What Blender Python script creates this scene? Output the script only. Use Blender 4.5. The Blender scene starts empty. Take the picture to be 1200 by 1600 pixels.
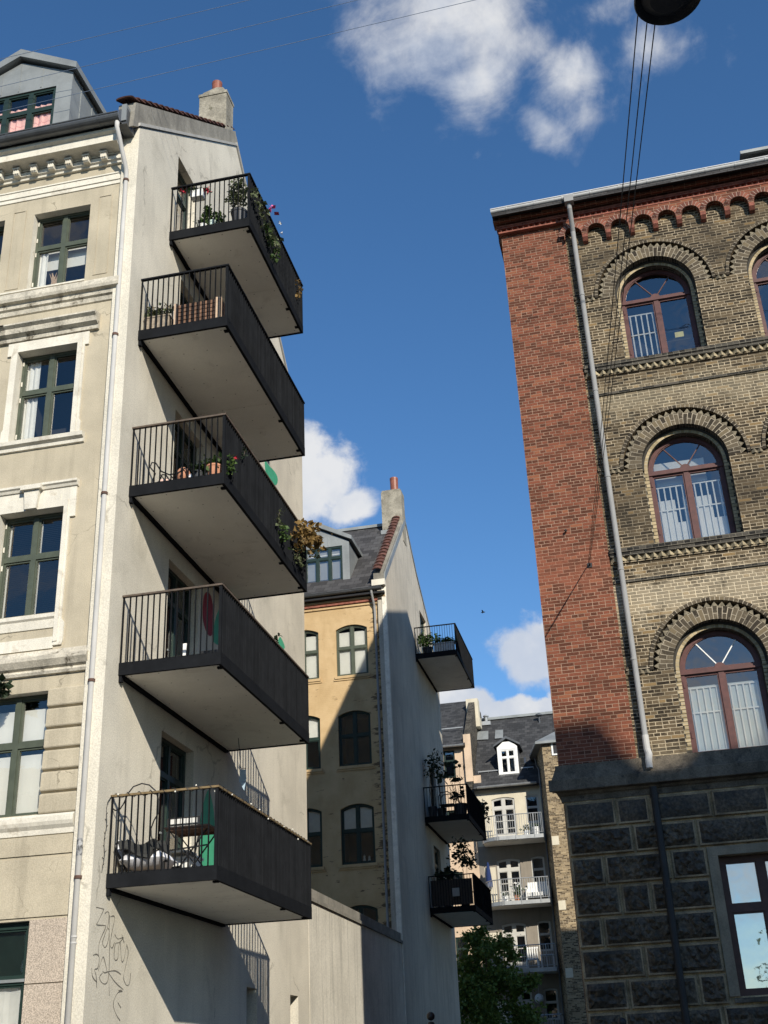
import bpy, bmesh, math, random
from mathutils import Vector, Matrix
from mathutils.geometry import tessellate_polygon
R = math.radians
random.seed(7)
scene = bpy.context.scene
COL = scene.collection

# ------------------------------------------------------------------ camera
F_PX, YAW, PITCH, ROLL = 1833.63, -0.19586, 0.45149, -0.04735
CAM = Vector((7.4542, -15.6924, 1.6))
cy, sy, cp, sp = math.cos(YAW), math.sin(YAW), math.cos(PITCH), math.sin(PITCH)
FW = Vector((sy*cp, cy*cp, sp)); RT0 = Vector((cy, -sy, 0)); UP0 = RT0.cross(FW)
RT = math.cos(ROLL)*RT0 + math.sin(ROLL)*UP0
UP = -math.sin(ROLL)*RT0 + math.cos(ROLL)*UP0
cd = bpy.data.cameras.new('camera'); co = bpy.data.objects.new('camera', cd); COL.objects.link(co)
m = Matrix((RT, UP, -FW)).transposed().to_4x4(); m.translation = CAM
co.matrix_world = m
cd.sensor_fit = 'VERTICAL'; cd.sensor_height = 24.0; cd.lens = 24.0*F_PX/1600.0
cd.clip_start = 0.1; cd.clip_end = 5000
scene.camera = co

def ray(px, py):
    return FW + RT*((px-600)/F_PX) - UP*((py-800)/F_PX)
def atY(px, py, Y):
    d = ray(px, py); return CAM + d*((Y-CAM.y)/d.y)
def atX(px, py, X):
    d = ray(px, py); return CAM + d*((X-CAM.x)/d.x)

# ------------------------------------------------------------------ node helpers
class NT:
    def __init__(s, tree): s.t = tree; s.n = tree.nodes; s.l = tree.links
    def new(s, typ, **kw):
        nd = s.n.new(typ)
        for k, v in kw.items(): setattr(nd, k, v)
        return nd
    def put(s, sock, val):
        if isinstance(val, bpy.types.NodeSocket): s.l.new(val, sock)
        elif val is not None:
            if isinstance(val, (tuple, list)) and len(val) == 3 and sock.type == 'RGBA': val = (*val, 1)
            sock.default_value = val
    def math(s, op, a, b=None, c=None, clamp=False):
        nd = s.new('ShaderNodeMath', operation=op, use_clamp=clamp)
        s.put(nd.inputs[0], a)
        if b is not None: s.put(nd.inputs[1], b)
        if c is not None: s.put(nd.inputs[2], c)
        return nd.outputs[0]
    def mix(s, f, a, b, blend='MIX'):
        nd = s.new('ShaderNodeMix', data_type='RGBA', blend_type=blend)
        s.put(nd.inputs[0], f); s.put(nd.inputs[6], a); s.put(nd.inputs[7], b)
        return nd.outputs[2]
    def noise(s, vec, scale, detail=4, rough=.55, dist=0):
        nd = s.new('ShaderNodeTexNoise')
        s.put(nd.inputs['Vector'], vec); nd.inputs['Scale'].default_value = scale
        nd.inputs['Detail'].default_value = detail; nd.inputs['Roughness'].default_value = rough
        nd.inputs['Distortion'].default_value = dist
        return nd.outputs[0]
    def ramp(s, v, lo, hi, a=0.0, b=1.0):
        nd = s.new('ShaderNodeMapRange', interpolation_type='SMOOTHSTEP')
        s.put(nd.inputs[0], v); nd.inputs[1].default_value = lo; nd.inputs[2].default_value = hi
        nd.inputs[3].default_value = a; nd.inputs[4].default_value = b
        return nd.outputs[0]
    def pos(s): return s.new('ShaderNodeNewGeometry').outputs['Position']
    def uv(s): return s.new('ShaderNodeTexCoord').outputs['UV']
    def scalev(s, v, sc):
        nd = s.new('ShaderNodeMapping'); s.put(nd.inputs[0], v); nd.inputs['Scale'].default_value = sc
        return nd.outputs[0]
    def sep(s, v):
        nd = s.new('ShaderNodeSeparateXYZ'); s.put(nd.inputs[0], v); return nd.outputs
    def comb(s, x, y, z):
        nd = s.new('ShaderNodeCombineXYZ'); s.put(nd.inputs[0], x); s.put(nd.inputs[1], y); s.put(nd.inputs[2], z); return nd.outputs[0]
    def bump(s, h, strength, dist=.01, normal=None):
        nd = s.new('ShaderNodeBump'); nd.inputs['Strength'].default_value = strength; nd.inputs['Distance'].default_value = dist
        s.put(nd.inputs['Height'], h)
        if normal is not None: s.put(nd.inputs['Normal'], normal)
        return nd.outputs[0]

def base_mat(name):
    mt = bpy.data.materials.new(name); mt.use_nodes = True
    nt = NT(mt.node_tree); nt.n.clear()
    out = nt.new('ShaderNodeOutputMaterial'); p = nt.new('ShaderNodeBsdfPrincipled')
    nt.l.new(p.outputs[0], out.inputs[0])
    return mt, nt, p, out

def sc3(c, k): return tuple(min(1, x*k) for x in c)

def plain(name, col, rough=.7, var=.15, scale=2.0, fine=0.0, fscale=60, bump=0.0, metallic=0.0, streak=0.0, dirt=None, dirtamt=.35, spec=.4):
    """weathered surface: broad blotches, fine grain, vertical rain streaks, dirt patches"""
    mt, nt, p, out = base_mat(name)
    P = nt.pos()
    n1 = nt.noise(P, scale, 5, .6)
    c = nt.mix(nt.ramp(n1, .3, .7), sc3(col, 1-var), sc3(col, 1+var))
    if streak:
        n2 = nt.noise(nt.scalev(P, (5, 5, .35)), 1.0, 4, .6)
        c = nt.mix(nt.math('MULTIPLY', nt.ramp(n2, .48, .72), streak), c, sc3(col, .45))
    if dirt:
        n4 = nt.noise(P, scale*1.7, 6, .65, .5)
        c = nt.mix(nt.math('MULTIPLY', nt.ramp(n4, .55, .7), dirtamt), c, dirt)
    n3 = nt.noise(P, fscale, 3, .6)
    if fine:
        c = nt.mix(1.0, c, nt.mix(nt.ramp(n3, .3, .7), (1-fine,)*3, (1+fine,)*3), 'MULTIPLY')
    nt.put(p.inputs['Base Color'], c)
    p.inputs['Roughness'].default_value = rough; p.inputs['Metallic'].default_value = metallic
    p.inputs['Specular IOR Level'].default_value = spec
    if bump: nt.put(p.inputs['Normal'], nt.bump(n3, bump, .01))
    return mt

def bricks(nt, uv, w=.24, h=.067, mortar=.011, cross=True):
    def tex(width, off):
        b = nt.new('ShaderNodeTexBrick', offset=off, squash=1.0)
        nt.put(b.inputs['Vector'], uv)
        b.inputs['Scale'].default_value = 1; b.inputs['Brick Width'].default_value = width
        b.inputs['Row Height'].default_value = h; b.inputs['Mortar Size'].default_value = mortar*.5
        b.inputs['Mortar Smooth'].default_value = .3
        b.inputs['Color1'].default_value = (0, 0, 0, 1); b.inputs['Color2'].default_value = (1, 1, 1, 1)
        b.inputs['Mortar'].default_value = (.5, .5, .5, 1)
        return b
    a = tex(w, .5)
    if not cross: return a.outputs['Fac'], nt.sep(a.outputs['Color'])[0]
    b = tex(w*.5, .5)
    row = nt.math('FLOOR', nt.math('DIVIDE', nt.sep(uv)[1], h))
    par = nt.math('GREATER_THAN', nt.math('MODULO', nt.math('ABSOLUTE', row), 3.0), 1.5)
    f = nt.mix(par, a.outputs['Fac'], b.outputs['Fac'])
    c = nt.mix(par, a.outputs['Color'], b.outputs['Color'])
    return nt.sep(f)[0], nt.sep(c)[0]

def brick_mat(name, dark, light, odd, mortar,  w=.24, h=.067, msize=.013, bandz=(), blotch=None, blotchamt=.5, bump=.6, cross=True, mvar=.35, wob=.012, smear=.45):
    mt, nt, p, out = base_mat(name)
    P = nt.pos(); uv = nt.uv()
    wn = nt.new('ShaderNodeTexNoise'); nt.put(wn.inputs['Vector'], P); wn.inputs['Scale'].default_value = 7.0; wn.inputs['Detail'].default_value = 3
    vm = nt.new('ShaderNodeVectorMath', operation='MULTIPLY_ADD')
    nt.put(vm.inputs[0], wn.outputs['Color']); vm.inputs[1].default_value = (wob, wob*.8, 0); nt.put(vm.inputs[2], uv)
    fac, rnd = bricks(nt, vm.outputs[0], w, h, msize, cross)
    n1 = nt.noise(P, .9, 5, .65); n2 = nt.noise(P, 26, 4, .7); n4 = nt.noise(P, 3.5, 5, .7)
    t = nt.math('ADD', nt.math('MULTIPLY', rnd, .72), nt.math('MULTIPLY', n2, .45))
    t = nt.math('ADD', t, nt.math('MULTIPLY', nt.math('SUBTRACT', n4, .5), .5))
    c = nt.mix(nt.ramp(t, .25, .85), dark, light)
    c = nt.mix(nt.math('MULTIPLY', nt.ramp(rnd, .9, .97), .55), c, odd)
    if blotch:
        c = nt.mix(nt.math('MULTIPLY', nt.ramp(n1, .5, .72), blotchamt), c, blotch)
    mo = nt.mix(nt.ramp(nt.noise(P, 2.2, 5, .7), .35, .65), sc3(mortar, 1-mvar), sc3(mortar, 1+mvar*.5))
    for (z0, z1, amt, bc) in bandz:                      # lime / soot staining of certain courses
        z = nt.sep(P)[2]
        mid, hw = (z0+z1)/2, (z1-z0)/2
        f = nt.math('SUBTRACT', 1.0, nt.math('DIVIDE', nt.math('ABSOLUTE', nt.math('SUBTRACT', z, mid)), hw))
        f = nt.math('MULTIPLY', nt.ramp(nt.math('ADD', f, nt.math('MULTIPLY', nt.math('SUBTRACT', n4, .5), 2.2)), .1, .9), amt)
        c = nt.mix(nt.math('MULTIPLY', f, .62), c, bc); mo = nt.mix(f, mo, sc3(bc, 1.6))
    # smears of mortar over the brick faces
    sm = nt.math('MULTIPLY', nt.ramp(nt.noise(P, 14, 5, .75), .56, .72), smear)
    c = nt.mix(sm, c, mo)
    c = nt.mix(fac, c, mo)
    nt.put(p.inputs['Base Color'], c)
    p.inputs['Roughness'].default_value = .9; p.inputs['Specular IOR Level'].default_value = .2
    hgt = nt.math('ADD', nt.math('MULTIPLY', nt.math('SUBTRACT', 1.0, fac), 1.0), nt.math('MULTIPLY', n2, .7))
    nt.put(p.inputs['Normal'], nt.bump(hgt, bump, .012))
    return mt

def glass_mat(name, tint=(.96, .97, .95), refl=.10, wave=.04):
    mt, nt, p, out = base_mat(name); nt.n.remove(p)
    tr = nt.new('ShaderNodeBsdfTransparent'); nt.put(tr.inputs[0], tint)
    gl = nt.new('ShaderNodeBsdfGlossy'); gl.inputs['Roughness'].default_value = .015; nt.put(gl.inputs[0], (1, .96, .92))
    P = nt.pos(); nb = nt.bump(nt.noise(P, 2.2, 2, .5), wave, .05); nt.put(gl.inputs['Normal'], nb)
    fr = nt.new('ShaderNodeFresnel'); fr.inputs['IOR'].default_value = 1.5
    f = nt.math('ADD', nt.math('MULTIPLY', fr.outputs[0], 1.4), refl, clamp=True)
    mx = nt.new('ShaderNodeMixShader'); nt.put(mx.inputs[0], f)
    nt.l.new(tr.outputs[0], mx.inputs[1]); nt.l.new(gl.outputs[0], mx.inputs[2]); nt.l.new(mx.outputs[0], out.inputs[0])
    return mt

def leaf_mat(name, c1, c2, c3=None):
    mt, nt, p, out = base_mat(name)
    P = nt.pos(); n = nt.noise(P, 5, 3, .6); n2 = nt.noise(P, 23, 2, .6)
    c = nt.mix(nt.ramp(n, .3, .7), c1, c2)
    if c3: c = nt.mix(nt.ramp(n2, .55, .7), c, c3)
    nt.put(p.inputs['Base Color'], c); p.inputs['Roughness'].default_value = .6; p.inputs['Specular IOR Level'].default_value = .3
    tl = nt.new('ShaderNodeBsdfTranslucent'); nt.put(tl.inputs[0], c)
    mx = nt.new('ShaderNodeMixShader'); mx.inputs[0].default_value = .25
    nt.l.new(p.outputs[0], mx.inputs[1]); nt.l.new(tl.outputs[0], mx.inputs[2]); nt.l.new(mx.outputs[0], out.inputs[0])
    return mt

# ------------------------------------------------------------------ mesh builder
class MB:
    def __init__(s): s.v = []; s.f = []; s.mi = []; s.uvs = {}
    def face(s, pts, m=0, uv=None):
        b = len(s.v); s.v += [Vector(p) for p in pts]
        s.f.append(tuple(range(b, b+len(pts)))); s.mi.append(m)
        if uv: s.uvs[len(s.f)-1] = uv
    def solid(s, pts, faces, m=0):
        b = len(s.v); s.v += [Vector(p) for p in pts]
        for f in faces: s.f.append(tuple(b+i for i in f)); s.mi.append(m)
    def box(s, a, b, m=0, T=None):
        x0, y0, z0 = a; x1, y1, z1 = b
        p = [(x0,y0,z0),(x1,y0,z0),(x1,y1,z0),(x0,y1,z0),(x0,y0,z1),(x1,y0,z1),(x1,y1,z1),(x0,y1,z1)]
        if T: p = [T(*q) for q in p]
        s.solid(p, [(0,3,2,1),(4,5,6,7),(0,1,5,4),(1,2,6,5),(2,3,7,6),(3,0,4,7)], m)
    def bar(s, a, b, w, h, m=0, up=(0,0,1)):
        a, b = Vector(a), Vector(b); d = (b-a).normalized(); u = Vector(up)
        r = d.cross(u)
        if r.length < 1e-4: r = d.cross(Vector((1,0,0)))
        r.normalize(); u = r.cross(d).normalized()
        p = [q + r*(w/2*i) + u*(h/2*j) for q in (a, b) for i, j in ((-1,-1),(1,-1),(1,1),(-1,1))]
        s.solid(p, [(0,3,2,1),(4,5,6,7),(0,1,5,4),(1,2,6,5),(2,3,7,6),(3,0,4,7)], m)
    def extrude(s, poly, vec, m=0):
        n = len(poly); vec = Vector(vec); poly = [Vector(p) for p in poly]
        b = len(s.v); s.v += poly + [p+vec for p in poly]
        tri = tessellate_polygon([poly])
        for t in tri:
            s.f.append(tuple(b+i for i in t)); s.mi.append(m)
            s.f.append(tuple(b+n+i for i in reversed(t))); s.mi.append(m)
        for i in range(n):
            j = (i+1) % n
            s.f.append((b+i, b+j, b+n+j, b+n+i)); s.mi.append(m)
    def plate(s, loops, T, w0, w1, m=0, mside=None):
        """flat sheet in (u, z) with holes, from depth w0 to w1"""
        flat = [p for l in loops for p in l]; n = len(flat); b = len(s.v)
        tri = tessellate_polygon([[Vector((p[0], p[1], 0)) for p in l] for l in loops])
        s.v += [Vector(T(p[0], p[1], w0)) for p in flat] + [Vector(T(p[0], p[1], w1)) for p in flat]
        for t in tri:
            s.f.append(tuple(b+i for i in t)); s.mi.append(m)
            s.f.append(tuple(b+n+i for i in reversed(t))); s.mi.append(m)
        o = b
        for l in loops:
            k = len(l)
            for i in range(k):
                j = (i+1) % k
                s.f.append((o+i, o+j, o+n+j, o+n+i)); s.mi.append(m if mside is None else mside)
            o += k
    def tube(s, path, r, n=8, m=0):
        path = [Vector(p) for p in path]; k = len(path)
        rs = r if isinstance(r, (list, tuple)) else [r]*k
        b = len(s.v); prev = None
        for i, p in enumerate(path):
            d = (path[min(i+1, k-1)] - path[max(i-1, 0)]).normalized()
            u = d.cross(Vector((0,0,1)))
            if u.length < 1e-3: u = d.cross(Vector((1,0,0)))
            u.normalize()
            if prev is not None:
                u = (prev - d*prev.dot(d))
                if u.length < 1e-4: u = d.orthogonal()
                u.normalize()
            prev = u; w = d.cross(u)
            for q in range(n):
                a = 2*math.pi*q/n
                s.v.append(p + (u*math.cos(a) + w*math.sin(a))*rs[i])
        for i in range(k-1):
            for q in range(n):
                s.f.append((b+i*n+q, b+i*n+(q+1)%n, b+(i+1)*n+(q+1)%n, b+(i+1)*n+q)); s.mi.append(m)
        s.f.append(tuple(b+q for q in reversed(range(n)))); s.mi.append(m)
        s.f.append(tuple(b+(k-1)*n+q for q in range(n))); s.mi.append(m)
    def lathe(s, prof, c, n=16, m=0, axis='z'):
        c = Vector(c); b = len(s.v); k = len(prof)
        for r, z in prof:
            for q in range(n):
                a = 2*math.pi*q/n
                s.v.append(c + Vector((r*math.cos(a), r*math.sin(a), z)))
        for i in range(k-1):
            for q in range(n):
                s.f.append((b+i*n+q, b+i*n+(q+1)%n, b+(i+1)*n+(q+1)%n, b+(i+1)*n+q)); s.mi.append(m)
        s.f.append(tuple(b+q for q in reversed(range(n)))); s.mi.append(m)
        s.f.append(tuple(b+(k-1)*n+q for q in range(n))); s.mi.append(m)
    def ball(s, c, r, n=10, m=0, sq=(1,1,1)):
        c = Vector(c); b0 = MB()
        prof = [(max(.001, math.sin(math.pi*i/n))*r, -math.cos(math.pi*i/n)*r) for i in range(n+1)]
        b0.lathe(prof, (0,0,0), max(8, n), m)
        b = len(s.v); s.v += [c + Vector((p.x*sq[0], p.y*sq[1], p.z*sq[2])) for p in b0.v]
        s.f += [tuple(b+i for i in f) for f in b0.f]; s.mi += b0.mi
    def build(s, name, mats, parent=None, smooth=False, recalc=True, loc=None):
        root = parent
        while root is not None and root.parent is not None: root = root.parent
        off = Vector((0,0,0))
        if root is not None and not root.get('_loc'): off = root.location.copy()
        elif root is None and loc is not None: off = Vector(loc)
        me = bpy.data.meshes.new(name)
        me.from_pydata([v-off for v in s.v], [], s.f)
        if not isinstance(mats, (list, tuple)): mats = [mats]
        for mt in mats: me.materials.append(mt)
        me.polygons.foreach_set('material_index', s.mi)
        if recalc:
            bm = bmesh.new(); bm.from_mesh(me); bmesh.ops.recalc_face_normals(bm, faces=bm.faces); bm.to_mesh(me); bm.free()
        uvl = me.uv_layers.new(name='UVMap')
        vs = me.vertices
        for pi, poly in enumerate(me.polygons):
            ex = s.uvs.get(pi)
            n = poly.normal; ax = max(range(3), key=lambda i: abs(n[i]))
            for k, li in enumerate(poly.loop_indices):
                if ex: uvl.data[li].uv = ex[poly.vertices[k] - min(poly.vertices)] if len(ex) == len(poly.vertices) else ex[k]
                else:
                    q = vs[poly.vertices[k]].co + off
                    uvl.data[li].uv = (q.x, q.z) if ax == 1 else ((q.y, q.z) if ax == 0 else (q.x, q.y))
        if smooth: me.polygons.foreach_set('use_smooth', [True]*len(me.polygons))
        me.update()
        o = bpy.data.objects.new(name, me); COL.objects.link(o)
        if parent is not None: o.parent = parent
        else: o.location = off
        return o

def tag(o, label=None, cat=None, group=None, kind=None):
    if label: o['label'] = label
    if cat: o['category'] = cat
    if group: o['group'] = group
    if kind: o['kind'] = kind
    return o
def thing(name, label, cat, loc=(0,0,0), group=None, local=False, rz=0):
    o = bpy.data.objects.new(name, None); COL.objects.link(o); o.empty_display_size = .3
    o.location = loc; o.rotation_euler = (0, 0, rz)
    if local: o['_loc'] = 1
    return tag(o, label, cat, group)

TF = lambda Y=0.0: (lambda u, z, w: (u, Y+w, z))           # wall facing -Y, w goes into the wall
TG = lambda X=0.0: (lambda u, z, w: (X-w, u, z))           # wall facing +X, u runs along Y

# ------------------------------------------------------------------ materials
MT = {}
MT['beige'] = plain('beige render', (.455,.400,.295), .88, .13, .8, .10, 60, .35, streak=.30, dirt=(.33,.285,.205), dirtamt=.45)
def add_cracks(mt, scale, amt):
    nt = NT(mt.node_tree); p = [n for n in nt.n if n.type == 'BSDF_PRINCIPLED'][0]; src = p.inputs['Base Color'].links[0].from_socket
    P = nt.pos(); wv = nt.new('ShaderNodeTexNoise'); nt.put(wv.inputs['Vector'], P); wv.inputs['Scale'].default_value = 2.5; wv.inputs['Detail'].default_value = 5
    vm = nt.new('ShaderNodeVectorMath', operation='MULTIPLY_ADD'); nt.put(vm.inputs[0], wv.outputs['Color']); vm.inputs[1].default_value = (.5,.5,.5); nt.put(vm.inputs[2], P)
    vo = nt.new('ShaderNodeTexVoronoi', feature='DISTANCE_TO_EDGE'); nt.put(vo.inputs['Vector'], vm.outputs[0]); vo.inputs['Scale'].default_value = scale
    line = nt.ramp(vo.outputs['Distance'], .002, .012, 1, 0); line = nt.math('MULTIPLY', line, nt.ramp(nt.noise(P, .8, 3, .6), .52, .60))
    nt.put(p.inputs['Base Color'], nt.mix(nt.math('MULTIPLY', line, amt), src, (.14,.12,.085)))
add_cracks(MT['beige'], 1.1, .6)
MT['trim'] = plain('cream painted stucco', (.69,.65,.55), .8, .09, 2.0, .10, 60, .35, streak=.22, dirt=(.40,.345,.26), dirtamt=.6)
MT['trimdirty'] = plain('sooty stucco', (.56,.515,.42), .85, .2, 3.0, .14, 40, .5, streak=.55, dirt=(.10,.082,.055), dirtamt=.95)
MT['gable'] = plain('grey-beige gable render', (.65,.605,.50), .92, .12, .55, .13, 42, .5, streak=.13, dirt=(.48,.445,.36), dirtamt=.6)
add_cracks(MT['gable'], .42, .4)
MT['gable2'] = plain('rear gable render', (.51,.465,.385), .92, .12, .5, .12, 24, .5, streak=.42, dirt=(.36,.34,.29), dirtamt=.6)
MT['gardenwall'] = plain('courtyard wall render', (.64,.605,.515), .92, .12, .6, .12, 30, .5, streak=.45, dirt=(.46,.43,.36), dirtamt=.55)
MT['strip'] = plain('cracked cream strip', (.82,.78,.67), .9, .10, 4, .08, 50, .5, dirt=(.40,.35,.27), dirtamt=.55)
MT['rubble'] = plain('exposed wall edge', (.40,.35,.28), .95, .3, 5, .2, 30, .8, dirt=(.22,.15,.11), dirtamt=.6)
MT['granite'] = plain('speckled granite', (.43,.36,.285), .6, .06, 1.5, .45, 75, .1, spec=.5)
MT['green'] = plain('green window paint', (.075,.088,.062), .45, .12, 6, .05, 80, .05)
MT['darkgreen'] = plain('dark green window paint', (.018,.035,.028), .4, .15, 6)
MT['steel'] = plain('anthracite steel', (.0135,.0145,.0165), .8, .15, 3, .08, 60, .05, dirt=(.024,.025,.027), dirtamt=.3, spec=.03)
MT['railwood'] = plain('weathered rail wood', (.10,.075,.055), .7, .25, 14)
MT['railochre'] = plain('ochre rail wood', (.17,.12,.058), .75, .3, 14)
MT['soffit'] = plain('fibre cement soffit', (.80,.775,.70), .75, .05, 1.2, .03, 40, dirt=(.50,.47,.41), dirtamt=.35)
MT['screw'] = plain('screw heads', (.22,.20,.17), .6, .1, 3)
MT['deck'] = plain('deck boards', (.25,.19,.13), .8, .2, 5)
MT['zinc'] = plain('grey zinc sheet', (.255,.27,.265), .5, .15, 1.5, .03, 20, metallic=.22, streak=.12)
MT['zincdark'] = plain('dark zinc gutter', (.11,.115,.12), .45, .15, 4, metallic=.45)
MT['pipewhite'] = plain('grey white downpipe', (.50,.49,.465), .75, .08, 2, streak=.12)
MT['gutterpale'] = plain('pale gutter', (.62,.62,.61), .5, .07, 3, streak=.1)
MT['pipegrey'] = plain('grey downpipe', (.30,.30,.295), .85, .07, 3, spec=.15, streak=.15)
MT['rust'] = plain('rusty collar', (.10,.055,.04), .8, .3, 20)
MT['slate'] = brick_mat('dark slates', (.042,.041,.042), (.078,.076,.077), (.10,.10,.10), (.026,.026,.026), .30, .22, .012, bump=.7, cross=False, wob=.006)
MT['slate2'] = brick_mat('fine slates', (.034,.035,.037), (.060,.061,.063), (.08,.08,.08), (.022,.022,.022), .28, .16, .012, bump=.7, cross=False, wob=.006)
MT['tile'] = plain('red clay tile', (.115,.050,.036), .85, .6, 6, .25, 40, dirt=(.045,.032,.03), dirtamt=.9)
MT['cement'] = plain('grey cement parapet', (.25,.235,.20), .95, .22, 1.4, .12, 30, .4, streak=.4, dirt=(.16,.15,.12), dirtamt=.5)
MT['chimney'] = plain('weathered chimney render', (.29,.265,.21), .95, .3, 2.4, .15, 22, .7, dirt=(.10,.092,.06), dirtamt=.9)
MT['pot'] = plain('clay chimney pot', (.25,.085,.05), .45, .15, 5)
MT['copper'] = plain('terracotta', (.50,.235,.14), .8, .12, 6)
MT['glass'] = glass_mat('window glass', refl=.055)
MT['glassM'] = glass_mat('window glass mirror', refl=.42, wave=.06)
MT['glassR'] = glass_mat('window glass bright', refl=.13, wave=.05)
MT['room'] = plain('dim room', (.045,.046,.05), .9, .2, 1)
MT['whitein'] = plain('white blind', (.80,.80,.77), .9, .03, 2)
MT['curtain'] = plain('white curtain', (.82,.82,.80), .9, .05, 6)
MT['reflsheet'] = plain('pale sheet for sky reflection', (.85,.80,.72), .5, .12, 1.6)  # pale tone imitating bright sky mirrored in the ground windows
MT['teal'] = plain('pale teal blind', (.56,.63,.64), .9, .04, 2)
MT['slatgrey'] = plain('grey blind slats', (.20,.20,.19), .8, .05, 5)
MT['reflgrey'] = plain('grey sheet for pane reflection', (.36,.37,.38), .9, .08, 2)  # grey tone imitating sky mirrored in the dormer panes
MT['pink'] = plain('pink curtain', (.96,.60,.56), .9, .06, 7)
MT['redframe'] = plain('red brown window paint', (.088,.030,.025), .5, .2, 8, .08, 50)
MT['darkframe'] = plain('dark brown window paint', (.075,.030,.023), .5, .15, 8)
MT['white'] = plain('white paint', (.80,.80,.77), .5, .04, 4)
MT['shadedwhite'] = plain('shade-greyed white paint', (.50,.49,.45), .6, .06, 4)  # far joinery: white darkened to carry the shade over it
MT['black'] = plain('black iron', (.018,.018,.019), .5, .15, 5)
MT['ochre'] = brick_mat('ochre washed brick', (.60,.42,.22), (.68,.49,.28), (.63,.43,.22), (.58,.395,.19), blotch=(.50,.32,.14), blotchamt=.5, bump=.12, mvar=.08)
MT['ochreworn'] = None
MT['orange'] = plain('salmon render', (.58,.44,.31), .9, .12, 1.2, .05, 30, streak=.15)
MT['farcream'] = plain('cream taupe render', (.60,.545,.42), .9, .08, 1.0, .05, 30, streak=.12)
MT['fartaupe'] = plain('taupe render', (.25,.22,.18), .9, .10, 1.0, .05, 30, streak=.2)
MT['balgrey'] = plain('galvanised grey', (.36,.37,.37), .45, .12, 3, metallic=.5)
MT['concrete'] = plain('pale concrete', (.40,.39,.36), .9, .1, 2, .08, 30)
MT['asphalt'] = plain('asphalt', (.05,.05,.052), .9, .2, .6, .25, 80, .3)
MT['paving'] = brick_mat('paving slabs', (.085,.082,.078), (.125,.12,.112), (.11,.107,.10), (.06,.06,.055), .6, .6, .01, cross=False, bump=.3)
MT['yard'] = plain('courtyard gravel', (.075,.068,.057), .95, .2, .8, .3, 60, .5)
MT['ink'] = plain('spray paint line', (.16,.148,.125), .8, .35, 12)
MT['yellowB'] = brick_mat('grey yellow brick', (.028,.0215,.014), (.132,.098,.058), (.31,.20,.085), (.42,.345,.235), msize=.018, smear=.36, blotch=(.045,.036,.026), blotchamt=.6, bump=1.0, mvar=.5,
    bandz=((13.3,14.6,.5,(.40,.34,.235)), (8.8,10.4,.65,(.52,.44,.31)), (16.4,18.3,.5,(.035,.029,.022)), (10.5,12.6,.45,(.035,.029,.022)), (14.4,15.0,.5,(.03,.025,.02)), (6.0,7.0,.3,(.40,.33,.22))))
MT['redB'] = brick_mat('red brick', (.086,.032,.019), (.205,.068,.039), (.28,.11,.055), (.36,.235,.165), msize=.013, smear=.2, blotch=(.12,.042,.026), blotchamt=.5, bump=.8, mvar=.3, bandz=((9.5,11.3,.35,(.30,.115,.07)), (6.6,7.4,.30,(.27,.09,.055))))
MT['redring'] = brick_mat('red voussoirs', (.11,.045,.034), (.27,.10,.066), (.30,.13,.08), (.47,.36,.29), .35, .075, .012, cross=False, bump=.6)
MT['redtrim'] = plain('red moulded brick', (.25,.088,.06), .85, .35, 9, .2, 40, .4, dirt=(.12,.05,.04), dirtamt=.5)
MT['yelring'] = brick_mat('yellow voussoirs', (.036,.029,.021), (.125,.100,.067), (.2,.155,.09), (.38,.325,.24), .24, .085, .017, cross=False, bump=.7)
MT['lightring'] = brick_mat('pale voussoirs', (.30,.24,.14), (.48,.385,.235), (.5,.4,.25), (.46,.42,.33), .24, .075, .012, cross=False, bump=.6)
MT['blackB'] = brick_mat('soot and shade brick', (.018,.017,.016), (.075,.068,.056), (.12,.10,.08), (.20,.18,.14), msize=.012, bump=.7)  # soot on the courses, painted shade in the window recesses
MT['toothpale'] = plain('pale dogtooth brick', (.34,.285,.185), .9, .4, 10, .2, 40, .4)
MT['tooth'] = plain('dogtooth brick', (.19,.162,.112), .9, .4, 14, .2, 40, .4)
MT['brownB'] = brick_mat('brown brick wing', (.075,.052,.03), (.32,.24,.14), (.48,.37,.22), (.44,.37,.26), msize=.015, bump=.6)
MT['rock'] = plain('sooty rock-faced stone', (.072,.053,.033), .6, .5, 2.2, .5, 20, 1.0, dirt=(.03,.026,.02), dirtamt=.8)
MT['margin'] = plain('drafted stone margin', (.29,.215,.13), .9, .4, 3, .2, 40, .4, streak=.2, dirt=(.07,.055,.036), dirtamt=.6)
MT['channel'] = plain('tan joint channel', (.40,.30,.175), .9, .4, 3, .2, 40, .3, dirt=(.09,.07,.045), dirtamt=.6)
MT['joint'] = plain('dark shaded gaps', (.05,.046,.04), .95, .2, 3)  # dark tone standing in for shade in arch grooves and between teeth
MT['ledge'] = plain('sooty sandstone ledge', (.135,.112,.082), .9, .35, 2.5, .2, 40, .5, streak=.6, dirt=(.03,.028,.025), dirtamt=.85)
MT['basejamb'] = plain('stone jamb', (.26,.215,.15), .9, .2, 2, .1, 40, .3, streak=.4)
MT['leaf'] = leaf_mat('leaf green', (.030,.065,.016), (.075,.135,.030), (.13,.17,.045))
MT['leafpale'] = leaf_mat('leaf olive', (.075,.095,.045), (.15,.17,.085))
MT['leafdark'] = leaf_mat('leaf dark', (.012,.026,.012), (.035,.055,.025))
MT['leafdry'] = leaf_mat('leaf ochre', (.16,.095,.030), (.30,.19,.06), (.12,.10,.03))
MT['treeleaf'] = leaf_mat('maple leaf', (.055,.105,.022), (.15,.23,.045), (.27,.28,.07))
MT['bark'] = plain('bark', (.10,.08,.06), .95, .3, 6, .2, 40, .6)
MT['petalpink'] = plain('pink petals', (.70,.10,.30), .6, .1, 9)
MT['petalred'] = plain('red petals', (.55,.03,.06), .6, .1, 9)
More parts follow.
